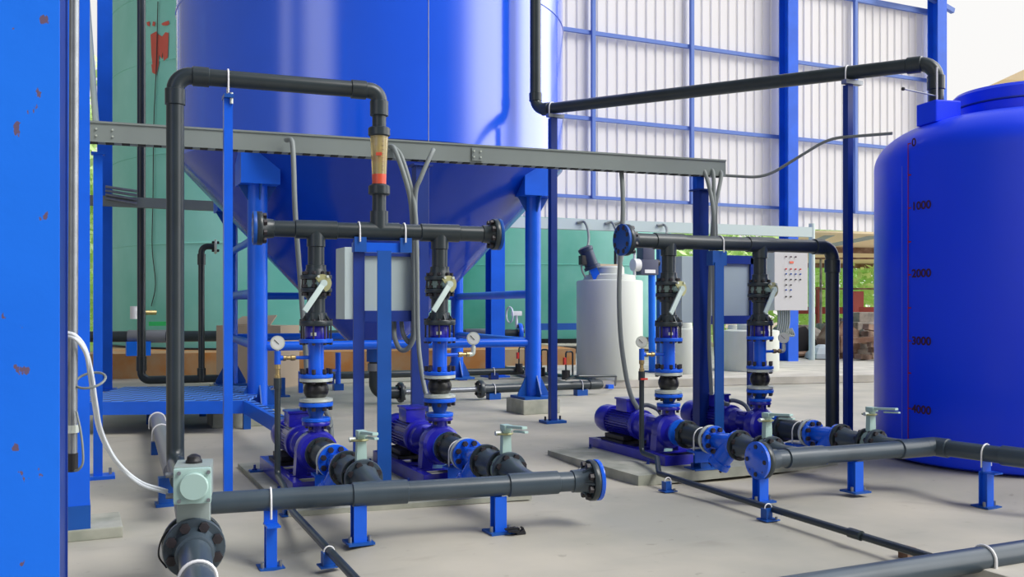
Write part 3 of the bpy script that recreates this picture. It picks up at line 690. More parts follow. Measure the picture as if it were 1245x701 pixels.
B().box(V(o.x,o.y+.03,1.99), .07,.05,.12).build('tray_bracket', 'blue', t, smooth=False)
t,o = tray_post(511, 6.35, 2.0, 'dark blue post behind the second riser holding the cable tray', .09, 'blue_dark')
# thin conduit from the tray to the right
pp = [(878,213,7.15),(925,215,7.1),(938,212,7.05),(1000,172,6.9),(1015,168,6.85),(1085,162,6.6)]
tag(B().tube(fillet([P(*q) for q in ((878,213,7.15),(930,216,7.08),(1008,168,6.87),(1085,162,6.6))], .35, 8), .011, 8).build('thin_conduit', 'conduit', origin=P(*pp[0])), 'thin grey conduit running from the tray end towards the plastic tank', 'conduit')
def conduit(pts, r, label, m='conduit', name='flexible_conduit', grp='flexible conduits hanging from the front tray'):
    pts = [P(*q) for q in pts]; return tag(B().tube(spline(pts, 8), r, 10).build(name, m, origin=pts[0]), label, 'conduit', grp)
conduit([(348,170,5.95),(355,172,5.9),(357,200,5.85),(359,260,5.8),(365,340,5.8),(371,420,5.8),(376,470,5.75),(395,498,5.75),(402,514,5.7),(399,520,5.65)], .016, 'grey conduit hanging from the tray left of the first riser')
conduit([(474,178,6.2),(480,182,6.15),(492,215,6.1),(500,250,6.1),(502,300,6.1),(503,380,6.1),(503,410,6.1),(495,424,6.1),(486,424,6.1),(480,410,6.1),(479,390,6.15)], .016, 'grey conduit looping into the underside of the left grey panel')
conduit([(478,178,6.22),(488,190,6.18),(499,225,6.12),(505,260,6.08),(507,320,6.06),(508,400,6.05),(511,440,6.0),(517,475,5.95),(524,490,5.9)], .015, 'grey conduit dropping beside the second riser to its pump')
conduit([(527,182,6.2),(524,188,6.15),(512,215,6.1),(505,238,6.1),(506,300,6.12),(506,380,6.12),(502,408,6.12),(497,416,6.12),(490,405,6.12),(488,390,6.15)], .015, 'grey conduit leaning in from the tray beside the blue seam')
conduit([(746,200,6.95),(754,202,6.9),(757,230,6.85),(757,270,6.8),(753,340,6.75),(754,400,6.7),(760,450,6.7),(767,480,6.7),(776,497,6.7)], .017, 'grey conduit curving down left of the first right riser')
conduit([(848,204,7.1),(856,208,7.05),(863,230,7.0),(867,255,6.95),(868,290,6.95),(869,400,6.95),(876,480,6.9),(886,492,6.9)], .016, 'leftmost of three conduits gathered below the tray end')
conduit([(862,205,7.1),(867,210,7.05),(868,235,7.0),(868,255,6.98),(865,300,7.0),(862,400,7.05),(865,480,7.0)], .015, 'middle of three conduits gathered below the tray end')
conduit([(872,206,7.12),(877,212,7.08),(873,235,7.02),(870,255,7.0),(871,300,7.05),(873,350,7.1),(874,400,7.1)], .015, 'rightmost of three conduits gathered below the tray end')

# ------------------------------------------------------------------ left columns and platform
c = P(72, HY, 2.3); c.z = 0; w = .34; rot = Matrix.Rotation(math.radians(-3.4),3,'Z')
t = thing('steel_column', c+rot@V(-w/2,w/2,0), 'broad bright blue steel column with chipped paint filling the left edge', 'column')
B().box(c+rot@V(-w/2,.008,2.0), w,.016,4.0, rot).build('front_flange', 'col', t, smooth=False)
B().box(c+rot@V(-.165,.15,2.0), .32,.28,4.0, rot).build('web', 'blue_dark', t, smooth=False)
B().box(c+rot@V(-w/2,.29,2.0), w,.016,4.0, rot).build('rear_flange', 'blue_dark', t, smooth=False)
o = Z(93.5, 4.26, 0); t = thing('steel_column', V(o.x,o.y,.05), 'blue square column on a low slab behind the chipped column', 'column')
B().box(V(o.x,o.y,2.3), .105,.14,4.5).build('shaft', 'blue', t, smooth=False)
B().box(V(o.x,o.y,.10), .112,.15,.11).build('foot_sleeve', 'blue_mid', t, smooth=False)
tag(B().box(Z(105,4.35,.025), .30,.34,.05, bev=.006).build('concrete_slab','plinth',origin=Z(105,4.35,0),smooth=False), 'low square concrete slab under the left blue column', 'concrete slab')
# conduit with clamp
q = Z(88,2.95,0); zt_ = 1.05-190*2.95/F_PX
t = thing('steel_conduit', q, 'shiny vertical steel conduit with black end clamped to the left column', 'conduit')
B().cyl(V(q.x,q.y,zt_), V(q.x+.01,q.y,3.2), .0145, n=20).build('pipe', 'steel', t); B().cyl(V(q.x,q.y,zt_-.028), V(q.x,q.y,zt_+.03), .0165, n=16).build('end_cap', 'black', t)
zc_ = 1.05-149*2.95/F_PX; B().box(V(q.x-.035,q.y+.02,zc_), .085,.03,.036).build('clamp', 'zinc', t, smooth=False); B().cyl(V(q.x,q.y,zc_-.012), V(q.x,q.y,zc_+.012), .019, n=16).build('clamp_ring', 'zinc', t)
B().box(V(q.x-.03,q.y+.03,1.05-87*2.95/F_PX), .05,.03,.06).build('junction_clip', 'black', t, smooth=False)
B().tube(spline([P(93,500,2.93),P(99,530,2.93),(P(101,560,2.93)),P(96,570,2.93),P(91,572,2.94)]), .004, 6).build('bond_wire','conduit',t)
# hoses to the actuator
for i,(off, lab) in enumerate(((0,'white pneumatic hose arching from the column to the actuator, outer one'),(1,'white pneumatic hose arching from the column to the actuator, inner one'))):
    pts = [(79,404+3*off,2.9),(92,408+4*off,2.9),(104,424+5*off,2.95),(112-off*3,455,3.0),(117-off*3,490,3.05),(124-off*3,525,3.15),(142-off*2,560,3.25),(170,585+off*3,3.38),(203,596+off*3,3.5)]
    pts = [P(*q) for q in pts]; tag(B().tube(spline(pts), .006, 8).build('air_hose','hose',origin=pts[0]), lab, 'hose', 'air hoses to the valve actuator')
c = P(110,462,2.98); pts = [c + RT*(.045*math.cos(w)) + ZZ*(.022*math.sin(w)) + FW*(.04*math.sin(w)) for w in [2*PI*i/24 for i in range(25)]]
tag(B().tube(pts, .004, 6).build('hose_tie','conduit',origin=c), 'grey wire ring bundling the white hoses beside the conduit', 'tie')
# grey strut leaning behind left
p0, p1 = P(104,-20,8.8), P(118,168,8.8)
tag(B().cyl(p0,p1,.03,n=10).build('leaning_strut','greybox',origin=p1), 'pale slanted strut in the gap left of the dark blue column', 'strut')
# platform
zp = .27; a0_ = G(80,489,zp); a1_ = G(298,487,zp); e = (a1_-a0_); e.z = 0; en = e.normalized(); nn = V(-en.y,en.x,0)
t = thing('grating_platform', a1_, 'low blue grating platform behind the riser at left', 'platform')
B().prism([a0_, a1_, a1_+nn*1.5, a0_+nn*1.5], -ZZ*.02).build('grating', 'grating', t, smooth=False)
B().bar(a0_-ZZ*.05-nn*.01, a1_-ZZ*.05-nn*.01, .02,.105).build('front_beam','blue',t,smooth=False)
b2 = G(354,517,zp); B().bar(a1_-ZZ*.05, b2-ZZ*.05, .035,.105).build('side_beam','blue',t,smooth=False)
sd = (b2-a1_).normalized(); sn = V(-sd.y, sd.x, 0)*.5
if sn.x < 0: sn = -sn
B().prism([a1_+ZZ*.0, b2, b2+sn*.15, a1_+sn*.15], -ZZ*.01).build('side_grating','grating',t,smooth=False)
for q in (a0_+nn*.05, a0_.lerp(a1_,.55)+nn*1.3, a1_+nn*1.35, a0_.lerp(a1_,.97)+nn*.3): B().box(V(q.x,q.y,.12), .06,.06,.24).build('leg','blue_mid',t,smooth=False)

# ------------------------------------------------------------------ pump sets
AX = {'A': .236, 'B': .21}; SZ = {'A': .272, 'B': .21}
def manifold_point(px, py, z, d): p = P(px,HY,d); p.z = z; return p
TA1 = manifold_point(462,598.9,.216,4.186); TA2 = manifold_point(648,587.7,.216,4.404)
TB1 = manifold_point(978,555,.222,5.156); TB2 = manifold_point(1108,544.6,.222,5.464)
O = {}
for k, T, s in (('A1',TA1,'A'),('A2',TA2,'A'),('B1',TB1,'B'),('B2',TB2,'B')): O[k] = V(T.x, T.y, AX[s])
WH = {'A1': 'first pump from the left', 'A2': 'second pump from the left', 'B1': 'third pump from the left', 'B2': 'fourth pump from the left'}
DY = {'A1': 1.22, 'A2': 1.24, 'B1': 1.30, 'B2': 1.33}; YD = 1.27
# plinths
b = B(); x0_ = O['A1'].x-.27; x1_ = O['A2'].x+.30
tag(B().prism([V(x0_,O['A1'].y+.66,0), V(x1_,O['A2'].y+.62,0), V(x1_,O['A2'].y+2.2,0), V(x0_,O['A1'].y+2.25,0)], ZZ*.026).build('pump_plinth','plinth',origin=V(x0_,O['A1'].y,0),smooth=False), 'low concrete plinth under the two left pumps', 'plinth')
pc = G(776,591,-.05); pr = G(1008,574,-.05)
tag(B().prism([pc, V(O['B2'].x+.32, pc.y+.02,-.05), V(O['B2'].x+.32, pc.y+1.25,-.05), G(666,558,-.05)], ZZ*.064).build('pump_plinth','plinth',origin=pc,smooth=False), 'low concrete plinth under the two right pumps', 'plinth')

# --- pump (local origin = axis at manifold tee, y away)
def make_pump(key):
    o = V(0,0,0); t = thing('centrifugal_pump', o, '', 'pump', 'electric pumps on steel skids'); m = 'navy'
    zb_ = -.212
    B().lathe(V(0,YD-.055,0), Y, [(.055,-.04),(.058,-.0),(.10,.004),(.116,.02),(.120,.055),(.116,.09),(.10,.105),(.06,.11)], 40).build('volute', m, t)
    for sx in (-1,1): B().prism([V(sx*.115,YD-.03,-.02), V(sx*.122,YD-.03,zb_+.085), V(sx*.155,YD-.03,zb_+.085), V(sx*.155,YD-.03,zb_+.075), V(sx*.06,YD-.03,zb_+.075), V(sx*.05,YD-.03,-.06)], V(0,.07,0)).build('casing_foot', m, t, smooth=False)
    f = B().lathe(V(0,YD-.14,0), Y, [(.085,0),(.088,.004),(.088,.018),(.06,.022),(.052,.06)], 36).build('suction_flange', 'blue', t)
    B().cyl(V(0,YD,.08), V(0,YD,.148), .045, n=24).build('discharge_neck', m, t)
    f = flange(t, V(0,YD,.154), ZZ, .078, .022, m, 'discharge_flange', nb=4, proud=.02, bs=.125)
    B().lathe(V(0,YD+.05,0), Y, [(.085,0),(.075,.02),(.058,.05),(.055,.16),(.070,.18),(.088,.20),(.092,.26)], 32).build('bearing_housing', m, t)
    B().box(V(0,YD+.19,.06), .05,.12,.03, bev=.008).build('housing_rib', m, t)
    B().box(V(0,YD+.21,-.10), .06,.03,.14).build('housing_foot', m, t, smooth=False)
    ym = YD+.31
    B().lathe(V(0,ym,0), Y, [(.105,0),(.108,.01),(.108,.04),(.095,.055),(.085,.06)], 36).build('motor_flange', m, t)
    mb = B().lathe(V(0,ym+.05,0), Y, [(.080,0),(.080,.34)], 32).build('motor_body', m, t)
    b = B()
    for i in range(30):
        w = 2*PI*i/30
        if abs((w-PI/2+PI)%(2*PI)-PI) < .45: continue
        a = V(math.cos(w),0,math.sin(w)); s_ = V(-math.sin(w),0,math.cos(w))
        b.prism([V(0,ym+.07,0)+a*.078+s_*.0018, V(0,ym+.07,0)+a*.098+s_*.0018, V(0,ym+.07,0)+a*.098-s_*.0018, V(0,ym+.07,0)+a*.078-s_*.0018], V(0,.30,0))
    b.build('cooling_fins', m, mb, smooth=False)
    B().lathe(V(0,ym+.38,0), Y, [(.100,0),(.103,.005),(.103,.11),(.095,.145),(.06,.155)], 36).build('fan_cover', m, t)
    tb = B().box(V(0,ym+.19,.125), .13,.15,.085, bev=.01).build('terminal_box', m, t); B().box(V(0,ym+.19,.172), .145,.165,.014, bev=.005).build('box_lid', m, tb)
    B().cyl(V(.065,ym+.17,.12), V(.10,ym+.17,.12), .02, n=14).build('cable_gland', 'black', t)
    B().tube(spline([V(.10,ym+.17,.12),V(.14,ym+.14,.12),V(.17,ym+.06,.09),V(.165,ym+.0,.02),V(.15,ym,-.06)]), .016, 10).build('motor_conduit','conduit',t)
    for sx in (-1,1): B().box(V(sx*.085,ym+.2,-.098), .07,.26,.03, bev=.006).build('motor_foot', 'black', t)
    # skid
    yA, yB = YD-.21, ym+.46
    for sx in (-1,1):
        B().box(V(sx*.17,(yA+yB)/2,zb_+.04), .012, yB-yA, .078).build('skid_rail', m, t, smooth=False)
        B().box(V(sx*.15,(yA+yB)/2,zb_+.075), .05, yB-yA, .009).build('rail_flange', m, t, smooth=False)
    B().box(V(0,yA,zb_+.04), .35,.012,.078).build('skid_end', m, t, smooth=False); B().box(V(0,yB,zb_+.04), .35,.012,.078).build('skid_end', m, t, smooth=False)
    B().box(V(0,YD+.02,zb_+.072), .34,.12,.012).build('cross_plate', m, t, smooth=False)
    B().box(V(0,ym+.2,zb_+.085), .28,.30,.02).build('motor_rest', 'black', t, smooth=False); B().box(V(0,YD+.21,zb_+.072), .34,.05,.012).build('cross_plate', m, t, smooth=False)
    for sx in (-1,1):
        for yy_ in (yA+.12, yB-.1):
            l_ = B().box(V(sx*.215,yy_,zb_+.006), .085,.06,.012).build('foot_lug', 'blue_mid', t, smooth=False); B().lathe(V(sx*.225,yy_,zb_), ZZ, [(.016,0),(.016,.02),(.008,.022),(.008,.045)], 8).build('anchor_bolt', 'blue_dark', l_)
    return t
def local_thing(name, cat, group): return thing(name, V(0,0,0), '', cat, group)
# --- everything between manifold and pump
def make_strainer():
    t = local_thing('y_strainer', 'strainer', 'blue strainers on the suction lines'); m = 'strainer'
    flange(t, V(0,.575,0), Y, .088, .022, m, 'front_flange', bolted=False); flange(t, V(0,.80,0), Y, .090, .024, m, 'rear_flange', nb=8, proud=.02)
    B().lathe(V(0,.58,0), Y, [(.052,0),(.058,.03),(.060,.08),(.056,.14),(.048,.18),(.046,.21)], 32).build('body', m, t)
    ax = V(-.30,.42,-.78).normalized()
    B().lathe(V(0,.62,0), ax, [(.02,-.03),(.056,0),(.060,.06),(.056,.125),(.068,.130),(.068,.152)], 28).build('basket_leg', m, t)
    cp = B().lathe(V(0,.62,0)+ax*.15, ax, [(.068,0),(.070,.004),(.070,.018),(.03,.024)], 28).build('leg_cover', m, t)
    bolts(cp, V(0,.62,0)+ax*.158, ax, .056, 4, .009, .012, .02)
    return t
def make_suction_spool():
    t = local_thing('suction_spool', 'pipe', 'short black spools at the pump inlets')
    B().lathe(V(0,.85,0), Y, [(.050,0),(.052,.03),(.060,.05),(.072,.18),(.075,.22)], 32).build('cone_pipe', 'pvc', t)
    flange(t, V(0,.84,0), Y, .090, .024, 'zinc', 'zinc_flange', nb=8, proud=.018)
    flange(t, V(0,1.085,0), Y, .092, .03, 'pvc', 'black_flange', nb=8, proud=.014)
    ubolt(t, V(0,.93,0), Y, .062, .09, .005)
    return t
def make_spool_support(h):
    t = local_thing('spool_support', 'pipe support', 'blue supports under the pump inlets')
    B().box(V(0,.93,-.085), .17,.09,.012).build('top_plate', 'blue', t, smooth=False); B().box(V(0,.885,-.115), .17,.01,.07).build('apron', 'blue', t, smooth=False)
    z0 = -h; b = B(); b.box(V(0,.93,(z0-.09)/2), .008,.07,-z0-.09); b.build('web','blue_mid',t,smooth=False)
    for s_ in (-1,1): B().box(V(0,.93+s_*.036,(z0-.09)/2), .075,.008,-z0-.09).build('post_flange', 'blue_mid', t, smooth=False)
    B().box(V(0,.93,z0+.006), .19,.12,.012).build('base_plate', 'blue_mid', t, smooth=False)
    for s_ in (-1,1): B().cyl(V(s_*.075,.93,z0+.01), V(s_*.075,.93,z0+.045), .009, n=8).build('anchor_bolt','blue_dark',t)
    return t
def make_inlet_valve():
    t = local_thing('butterfly_valve', 'valve', 'lever valves on the suction lines')
    B().lathe(V(0,.285,0), Y, [(.070,0),(.078,.005),(.078,.035),(.070,.04)], 32).build('valve_body', 'valvebody', t)
    nk = B().prism([V(-.026,.29,.06), V(.026,.29,.06), V(.020,.29,.20), V(-.020,.29,.20)], V(0,.034,0)).build('neck', 'pale', t, smooth=False)
    B().lathe(V(-.01,.307,.175), ZZ, [(.045,0),(.047,.003),(.047,.006),(.045,.009)], 20).build('notch_plate', 'olive', t)
    lv = B(); lv.box(V(0,.30,.21), .045,.06,.028, bev=.006); lv.bar(V(0,.29,.215), V(.015,.12,.227), .030,.014, bev=.004); lv.bar(V(0,.20,.202), V(.015,.10,.208), .022,.010, bev=.003)
    lv.build('lever', 'pale', t); B().cyl(V(-.06,.30,.183), V(-.03,.30,.183), .012, n=10).build('stop_screw', 'zinc', t)
    return t
def make_inlet_flanges(dz):
    t = local_thing('inlet_branch', 'pipe', 'flanged inlet branches off the manifolds'); m = 'pvc_blue'
    flange(t, V(0,.55,0), Y, .092, .026, 'pvc', 'rear_flange', nb=8, proud=.02); B().lathe(V(0,.34,0), Y, [(.07,0),(.060,.05),(.060,.13),(.075,.19)], 28).build('rear_stub', m, t)
    flange(t, V(0,.345,0), Y, .088, .024, 'pvc', 'middle_flange', nb=8, proud=.016)
    flange(t, V(0,.262,0), Y, .092, .026, m, 'front_flange', nb=8, proud=.016)
    B().tube([V(0,.25,0), V(0,.20,0), V(0,.15,-dz*.4), V(0,.0,-dz)], [.072,.056,.050,.048], 28).build('front_stub', m, t)
    return t
zrel = lambda z: z - AX['A']
# --- discharge stack; local z relative to axis, at y=YD
def make_reducer(az_, sz_, k):
    t = local_thing('reducer', 'pipe fitting', 'blue reducers above the pumps'); lo_ = az_+.176; hi_ = sz_+.226*k
    flange(t, V(0,YD,lo_), ZZ, .080, .02, 'blue', 'lower_flange', bolted=False)
    B().lathe(V(0,YD,lo_), ZZ, [(.040,0),(.036,.012),(.058,hi_-lo_-.008)], 28).build('cone', 'blue_mid', t)
    flange(t, V(0,YD,hi_), ZZ, .095, .022, 'blue', 'upper_flange', nb=8, proud=.022, hole=.84, bs=.125)
    return t
def make_bellows():
    t = local_thing('expansion_joint', 'expansion joint', 'rubber expansion joints above the pumps')
    B().lathe(V(0,YD,.262), ZZ, [(.050,0),(.058,.008),(.068,.028),(.071,.045),(.068,.062),(.058,.082),(.050,.09)], 36).build('rubber_ball', 'rubber', t)
    B().lathe(V(0,YD,.240), ZZ, [(.090,0),(.093,.003),(.093,.018),(.06,.024)], 36).build('lower_ring', 'zinc', t)
    B().lathe(V(0,YD,.350), ZZ, [(.06,0),(.093,.006),(.093,.021),(.090,.024)], 36).build('upper_ring', 'zinc', t)
    return t
def make_spool():
    t = local_thing('steel_spool', 'pipe', 'blue steel spools on the risers')
    flange(t, V(0,YD,.385), ZZ, .095, .02, 'blue', 'lower_flange', nb=8, proud=.03, hole=.84, bs=.125); B().cyl(V(0,YD,.39), V(0,YD,.575), .043, n=28).build('pipe', 'blue', t)
    flange(t, V(0,YD,.583), ZZ, .095, .022, 'blue', 'upper_flange', bolted=False)
    return t
def make_check():
    t = local_thing('check_valve', 'valve', 'wafer check valves on the risers')
    B().lathe(V(0,YD,.594), ZZ, [(.060,0),(.062,.004),(.062,.068),(.060,.072)], 32).build('valve_body', 'navy', t)
    for i in range(8):
        w = 2*PI*(i+.5)/8; q = V(.083*math.cos(w), YD+.083*math.sin(w), .56)
        B().lathe(q, ZZ, [(.010,0),(.010,.014),(.005,.015),(.005,.13),(.010,.131),(.010,.145)], 6).build('stud', 'bolt', t)
    B().box(V(-.03,YD-.066,.622), .03,.01,.018).build('tag_plate', 'zinc', t, smooth=False)
    return t
def make_upper():
    t = local_thing('flanged_pipe', 'pipe', 'short flanged dark pipes on the risers'); m = 'pvc'
    flange(t, V(0,YD,.682), ZZ, .093, .03, m, 'lower_flange', bolted=False)
    B().lathe(V(0,YD,.69), ZZ, [(.065,0),(.060,.05),(.050,.052),(.050,.13),(.058,.133),(.066,.165)], 32).build('pipe', m, t)
    for i in range(8):
        w = 2*PI*i/8; a = V(math.cos(w),math.sin(w),0)
        B().prism([V(0,YD,.695)+a*.05, V(0,YD,.695)+a*.088, V(0,YD,.735)+a*.058, V(0,YD,.735)+a*.05], V(-a.y,a.x,0)*.006).build('rib', m, t, smooth=False)
    flange(t, V(0,YD,.868), ZZ, .088, .024, m, 'upper_flange', nb=8, proud=.02)
    return t
def make_riser_valve():
    t = local_thing('butterfly_valve', 'valve', 'lever valves on the risers')
    B().lathe(V(0,YD,.882), ZZ, [(.066,0),(.070,.004),(.070,.042),(.066,.046)], 32).build('valve_body', 'valvebody', t)
    for i in range(8):
        w = 2*PI*(i+.5)/8; q = V(.076*math.cos(w), YD+.076*math.sin(w), .87); B().cyl(q, q+ZZ*.07, .005, n=6).build('stud', 'bolt', t)
    dv = V(.06,-1,0).normalized(); c = V(0,YD,.905); e = c+dv*.118
    B().cyl(c+dv*.05, e, .016, n=14).build('stem', 'pale', t)
    a = V(1,.06,0).normalized(); pts = [e+dv*.004 + a*(.050*math.cos(w))+ZZ*(.050*math.sin(w)) for w in [math.radians(-70+ i*13.5) for i in range(17)]]
    B().prism(pts, dv*.006).build('notch_plate', 'olive', t, smooth=False)
    for w in (55,125): q = e+dv*.01+a*(.045*math.cos(math.radians(w)))+ZZ*(.045*math.sin(math.radians(w))); B().cyl(q,q+dv*.01,.008,n=6).build('screw','zinc',t)
    h0_ = e+dv*.022; h1_ = h0_ + (-a*.115 - ZZ*.155) 
    lv = B(); lv.cyl(h0_-dv*.01, h0_+dv*.012, .019, n=18); lv.bar(h0_+dv*.004, h1_+dv*.03, .012,.032, up=(ZZ*.6-a).normalized() , bev=.004); lv.build('lever', 'lever', t)
    return t
def make_drop():
    t = local_thing('riser_stub', 'pipe', 'dark stubs hanging from the headers'); m = 'pvc'
    flange(t, V(0,YD,.942), ZZ, .088, .024, m, 'flange', nb=8, proud=.02, bs=.125)
    B().lathe(V(0,YD,.95), ZZ, [(.066,0),(.058,.035),(.056,.04),(.056,.06),(.046,.062),(.046,.17)], 32).build('pipe', m, t)
    return t
def gauge_set(side, key, drain_z=None):
    """pressure gauge tree: side -1 left with drain, +1 right"""
    o = O[key]; c0_ = V(o.x, o.y+DY[key], SZ[key[0]]+.49*(1.055 if key[0]=='B' else 1))
    t = thing('pressure_gauge', c0_+V(side*.25,0,0), 'round silver pressure gauge on the %s riser' % {'A1':'first','A2':'second','B1':'third','B2':'fourth'}[key], 'gauge', 'pressure gauges')
    s = side; sx = lambda v: V(v*s,0,0)
    B().cyl(c0_+sx(.04), c0_+sx(.115), .010, n=12).build('nipple', 'blue', t)
    B().lathe(c0_+sx(.115), X*s, [(.012,0),(.016,.004),(.016,.025),(.011,.03),(.011,.05),(.016,.055),(.016,.07)], 12).build('isolating_valve', 'brass', t)
    e = c0_+sx(.215)
    if s < 0: B().cyl(c0_+sx(.185), e, .014, n=12).build('union', 'blue', t); B().cyl(e-ZZ*.035, e+ZZ*.04, .018, n=14).build('tee', 'blue', t); gz = e+ZZ*.085
    else: B().tube(fillet([c0_+sx(.185), e, e+ZZ*.05], .02), .014, 12).build('elbow', 'zinc', t); gz = e+ZZ*.095
    B().cyl(gz-ZZ*.05, gz-ZZ*.03, .008, n=10).build('stem', 'zinc', t)
    fd = (V(0,0,0)-V(gz.x,gz.y,0)).normalized()
    gb = B().lathe(gz-fd*.014, fd, [(.030,0),(.038,.004),(.038,.022),(.040,.024),(.040,.03),(.033,.031)], 28).build('case', 'zinc', t)
    B().lathe(gz+fd*.0155, fd, [(.033,0),(.033,.002)], 28).build('dial', 'glassface', t)
    a_ = fd.cross(ZZ); B().bar(gz+fd*.019-(a_*.6+ZZ*.6)*.012, gz+fd*.019+(a_*.7+ZZ*.7)*.026, .003,.002, up=fd).build('needle', 'black', t, smooth=False)
    return e
protos = {}
def place(fn, prefix, cat_label, *args):
    for i, k in enumerate(('A1','A2','B1','B2')):
        loc = V(O[k].x, O[k].y, O[k].z)
        if fn in DISCH:
            loc.y += DY[k]-YD
            if fn is not p_pump: loc.z = SZ[k[0]]
        sc_ = (1,1,1.055 if (k[0]=='B' and fn in DISCH and fn is not p_pump) else 1)
        ordn = {'A1':'first','A2':'second','B1':'third','B2':'fourth'}[k]
        if i == 0:
            t0 = fn(*args); t0.location = loc; t0['label'] = cat_label % ordn; t0.scale = sc_
        else:
            q = copy_tree(t0, loc=loc, label=cat_label % ordn); q.scale = sc_
DISCH = (make_bellows, make_spool, make_check, make_upper, make_riser_valve, make_drop, make_pump)
def p_pump(): return make_pump('')
DISCH = DISCH + (p_pump,)
place(p_pump, '', 'ultramarine electric pump on a steel skid, %s pump from the left')
place(make_strainer, '', 'glossy bright blue strainer feeding the %s pump from the left')
place(make_suction_spool, '', 'black flanged cone with zinc ring at the inlet of the %s pump from the left')
place(make_inlet_valve, '', 'pale lever valve on the suction line of the %s pump from the left')
for grp in 'AB':
    for i in (1,2):
        k = grp+str(i); loc = V(O[k].x, O[k].y+DY[k]-YD, 0)
        if i == 1: rd_ = make_reducer(AX[grp], SZ[grp], 1.055 if grp=='B' else 1); q = rd_; q.location = loc
        else: q = copy_tree(rd_, loc=loc)
        q['label'] = 'blue cone reducer on top of the %s pump from the left' % {'A1':'first','A2':'second','B1':'third','B2':'fourth'}[k]
place(make_bellows, '', 'black rubber ball joint between zinc rings above the %s pump from the left')
place(make_spool, '', 'bright blue flanged steel spool on the %s riser from the left')
place(make_check, '', 'dark blue check valve ringed by long studs on the %s riser from the left')
place(make_upper, '', 'dark flanged pipe piece under the lever valve of the %s riser from the left')
place(make_riser_valve, '', 'butterfly valve with slanted pale lever on the %s riser from the left')
place(make_drop, '', 'dark pipe stub joining the header to the %s riser from the left')
for grp, dz, hh in (('A', .020, .21), ('B', -.012, .20)):
    for i in (1,2):
        k = grp+str(i); loc = O[k]; ordn = {'A1':'first','A2':'second','B1':'third','B2':'fourth'}[k]
        if i == 1: f0_ = make_inlet_flanges(dz); f0_.location = loc; s0_ = make_spool_support(hh); s0_.location = loc; q1, q2 = f0_, s0_
        else: q1 = copy_tree(f0_, loc=loc); q2 = copy_tree(s0_, loc=loc)
        q1['label'] = 'grey flanged branch from the manifold towards the %s pump from the left' % ordn
        q2['label'] = 'blue steel support under the inlet of the %s pump from the left' % ordn
eA1 = gauge_set(-1,'A1'); gauge_set(1,'A2'); eB1 = gauge_set(-1,'B1'); gauge_set(1,'B2')

# ------------------------------------------------------------------ discharge headers
R1 = {k: V(O[k].x, O[k].y+DY[k], 0) for k in O}
def tee(parent, c, ax, r, L, drop, m='pvc'):
    b = B(); b.lathe(c-ax*(L/2), ax, [(r,0),(r*1.15,.005),(r*1.15,L-.005),(r,L)], 32); te = b.build('tee', m, parent)
    B().lathe(c, -ZZ if drop > 0 else ZZ, [(r*1.12,0),(r*1.12,abs(drop)),(r*1.0,abs(drop)+.004)], 32).build('tee_outlet', m, te)
    return te
def header(ka, kb, z, left, right, label, blind_left, blind_right, r=.046):
    a, c = Vector(R1[ka]), Vector(R1[kb]); a.z = c.z = z; dv = (c-a).normalized()
    p0 = a - dv*left; p1 = c + dv*right
    t = thing('discharge_header', p0, label, 'pipe')
    tee(t, a, dv, r, .24, .095); tee(t, c, dv, r, .24, .095)
    return t, a, c, dv, p0, p1
zH = 1.482
t, a, c, dv, p0, p1 = header('A1','A2',zH,.30,.33,'dark upper header pipe joining the two left risers',1,1)
B().cyl(p0, p1, .046, n=32).build('pipe', 'pvc', t)
for p, s_ in ((p0,-1),(p1,1)):
    B().lathe(p-dv*s_*.07, dv*s_, [(.046,0),(.052,.004),(.056,.04),(.075,.07)], 28).build('flange_hub', 'pvc', t)
    flange(t, p+dv*s_*.01, dv*s_, .094, .03, 'pvc', 'end_flange', nb=8, proud=.022)
    B().lathe(p+dv*s_*.026, dv*s_, [(.092,0),(.094,.003),(.094,.018),(.090,.02)], 36).build('blind_flange', 'blue_mid', t)
mid = atx(461, a, dv); mid.z = zH
tm = B(); tm.lathe(mid-dv*.12, dv, [(.046,0),(.053,.005),(.053,.235),(.046,.24)], 32); tm = tm.build('tee', 'pvc', t)
B().cyl(mid, mid+ZZ*.115, .052, n=32).build('tee_outlet', 'pvc', tm)
# flow meter (from the tee up)
s = mid.dot(FW)/F_PX; zz = lambda py: H+(HY-py)*s
t = thing('flow_meter', mid+ZZ*.1, 'clear amber flow meter tube with red band above the left header', 'flow meter')
fm = V(mid.x, mid.y, 0)
B().cyl(fm+ZZ*zz(262), fm+ZZ*zz(236), .040, n=28).build('lower_pipe', 'pvc', t)
B().lathe(fm+ZZ*zz(237), ZZ, [(.056,0),(.062,.006),(.062,.05),(.056,.056)], 20).build('lower_union', 'pvc', t)
B().cyl(fm+ZZ*zz(226), fm+ZZ*zz(224), .046).build('lower_rim', 'pvc', t)
B().cyl(fm+ZZ*zz(224.5), fm+ZZ*zz(212), .040, .042, n=28).build('red_band', 'amberred', t)
tb_ = B().cyl(fm+ZZ*zz(212), fm+ZZ*zz(165), .042, .052, n=32).build('flow_tube', 'amber', t); B().cyl(fm+ZZ*zz(223), fm+ZZ*zz(166), .006, n=10).build('guide_rod', 'olive', tb_)
B().lathe(fm+ZZ*zz(198), ZZ, [(.018,0),(.03,.02),(.03,.04),(.01,.05)], 16).build('float', 'amberred', tb_)
for k_ in range(8): B().bar(fm+V(0,-.051,0)+FW*0+ZZ*zz(208-5*k_)+RT*-.0, fm+V(.012,-.0505,0)+ZZ*zz(208-5*k_), .002,.002).build('scale_mark', 'rust', tb_, smooth=False)
B().box(fm-FW*.050+ZZ*zz(188.5)+RT*.006, .034,.004,.018, Matrix.Rotation(-A,3,'Z')).build('scale_badge', 'amberred', tb_, smooth=False)
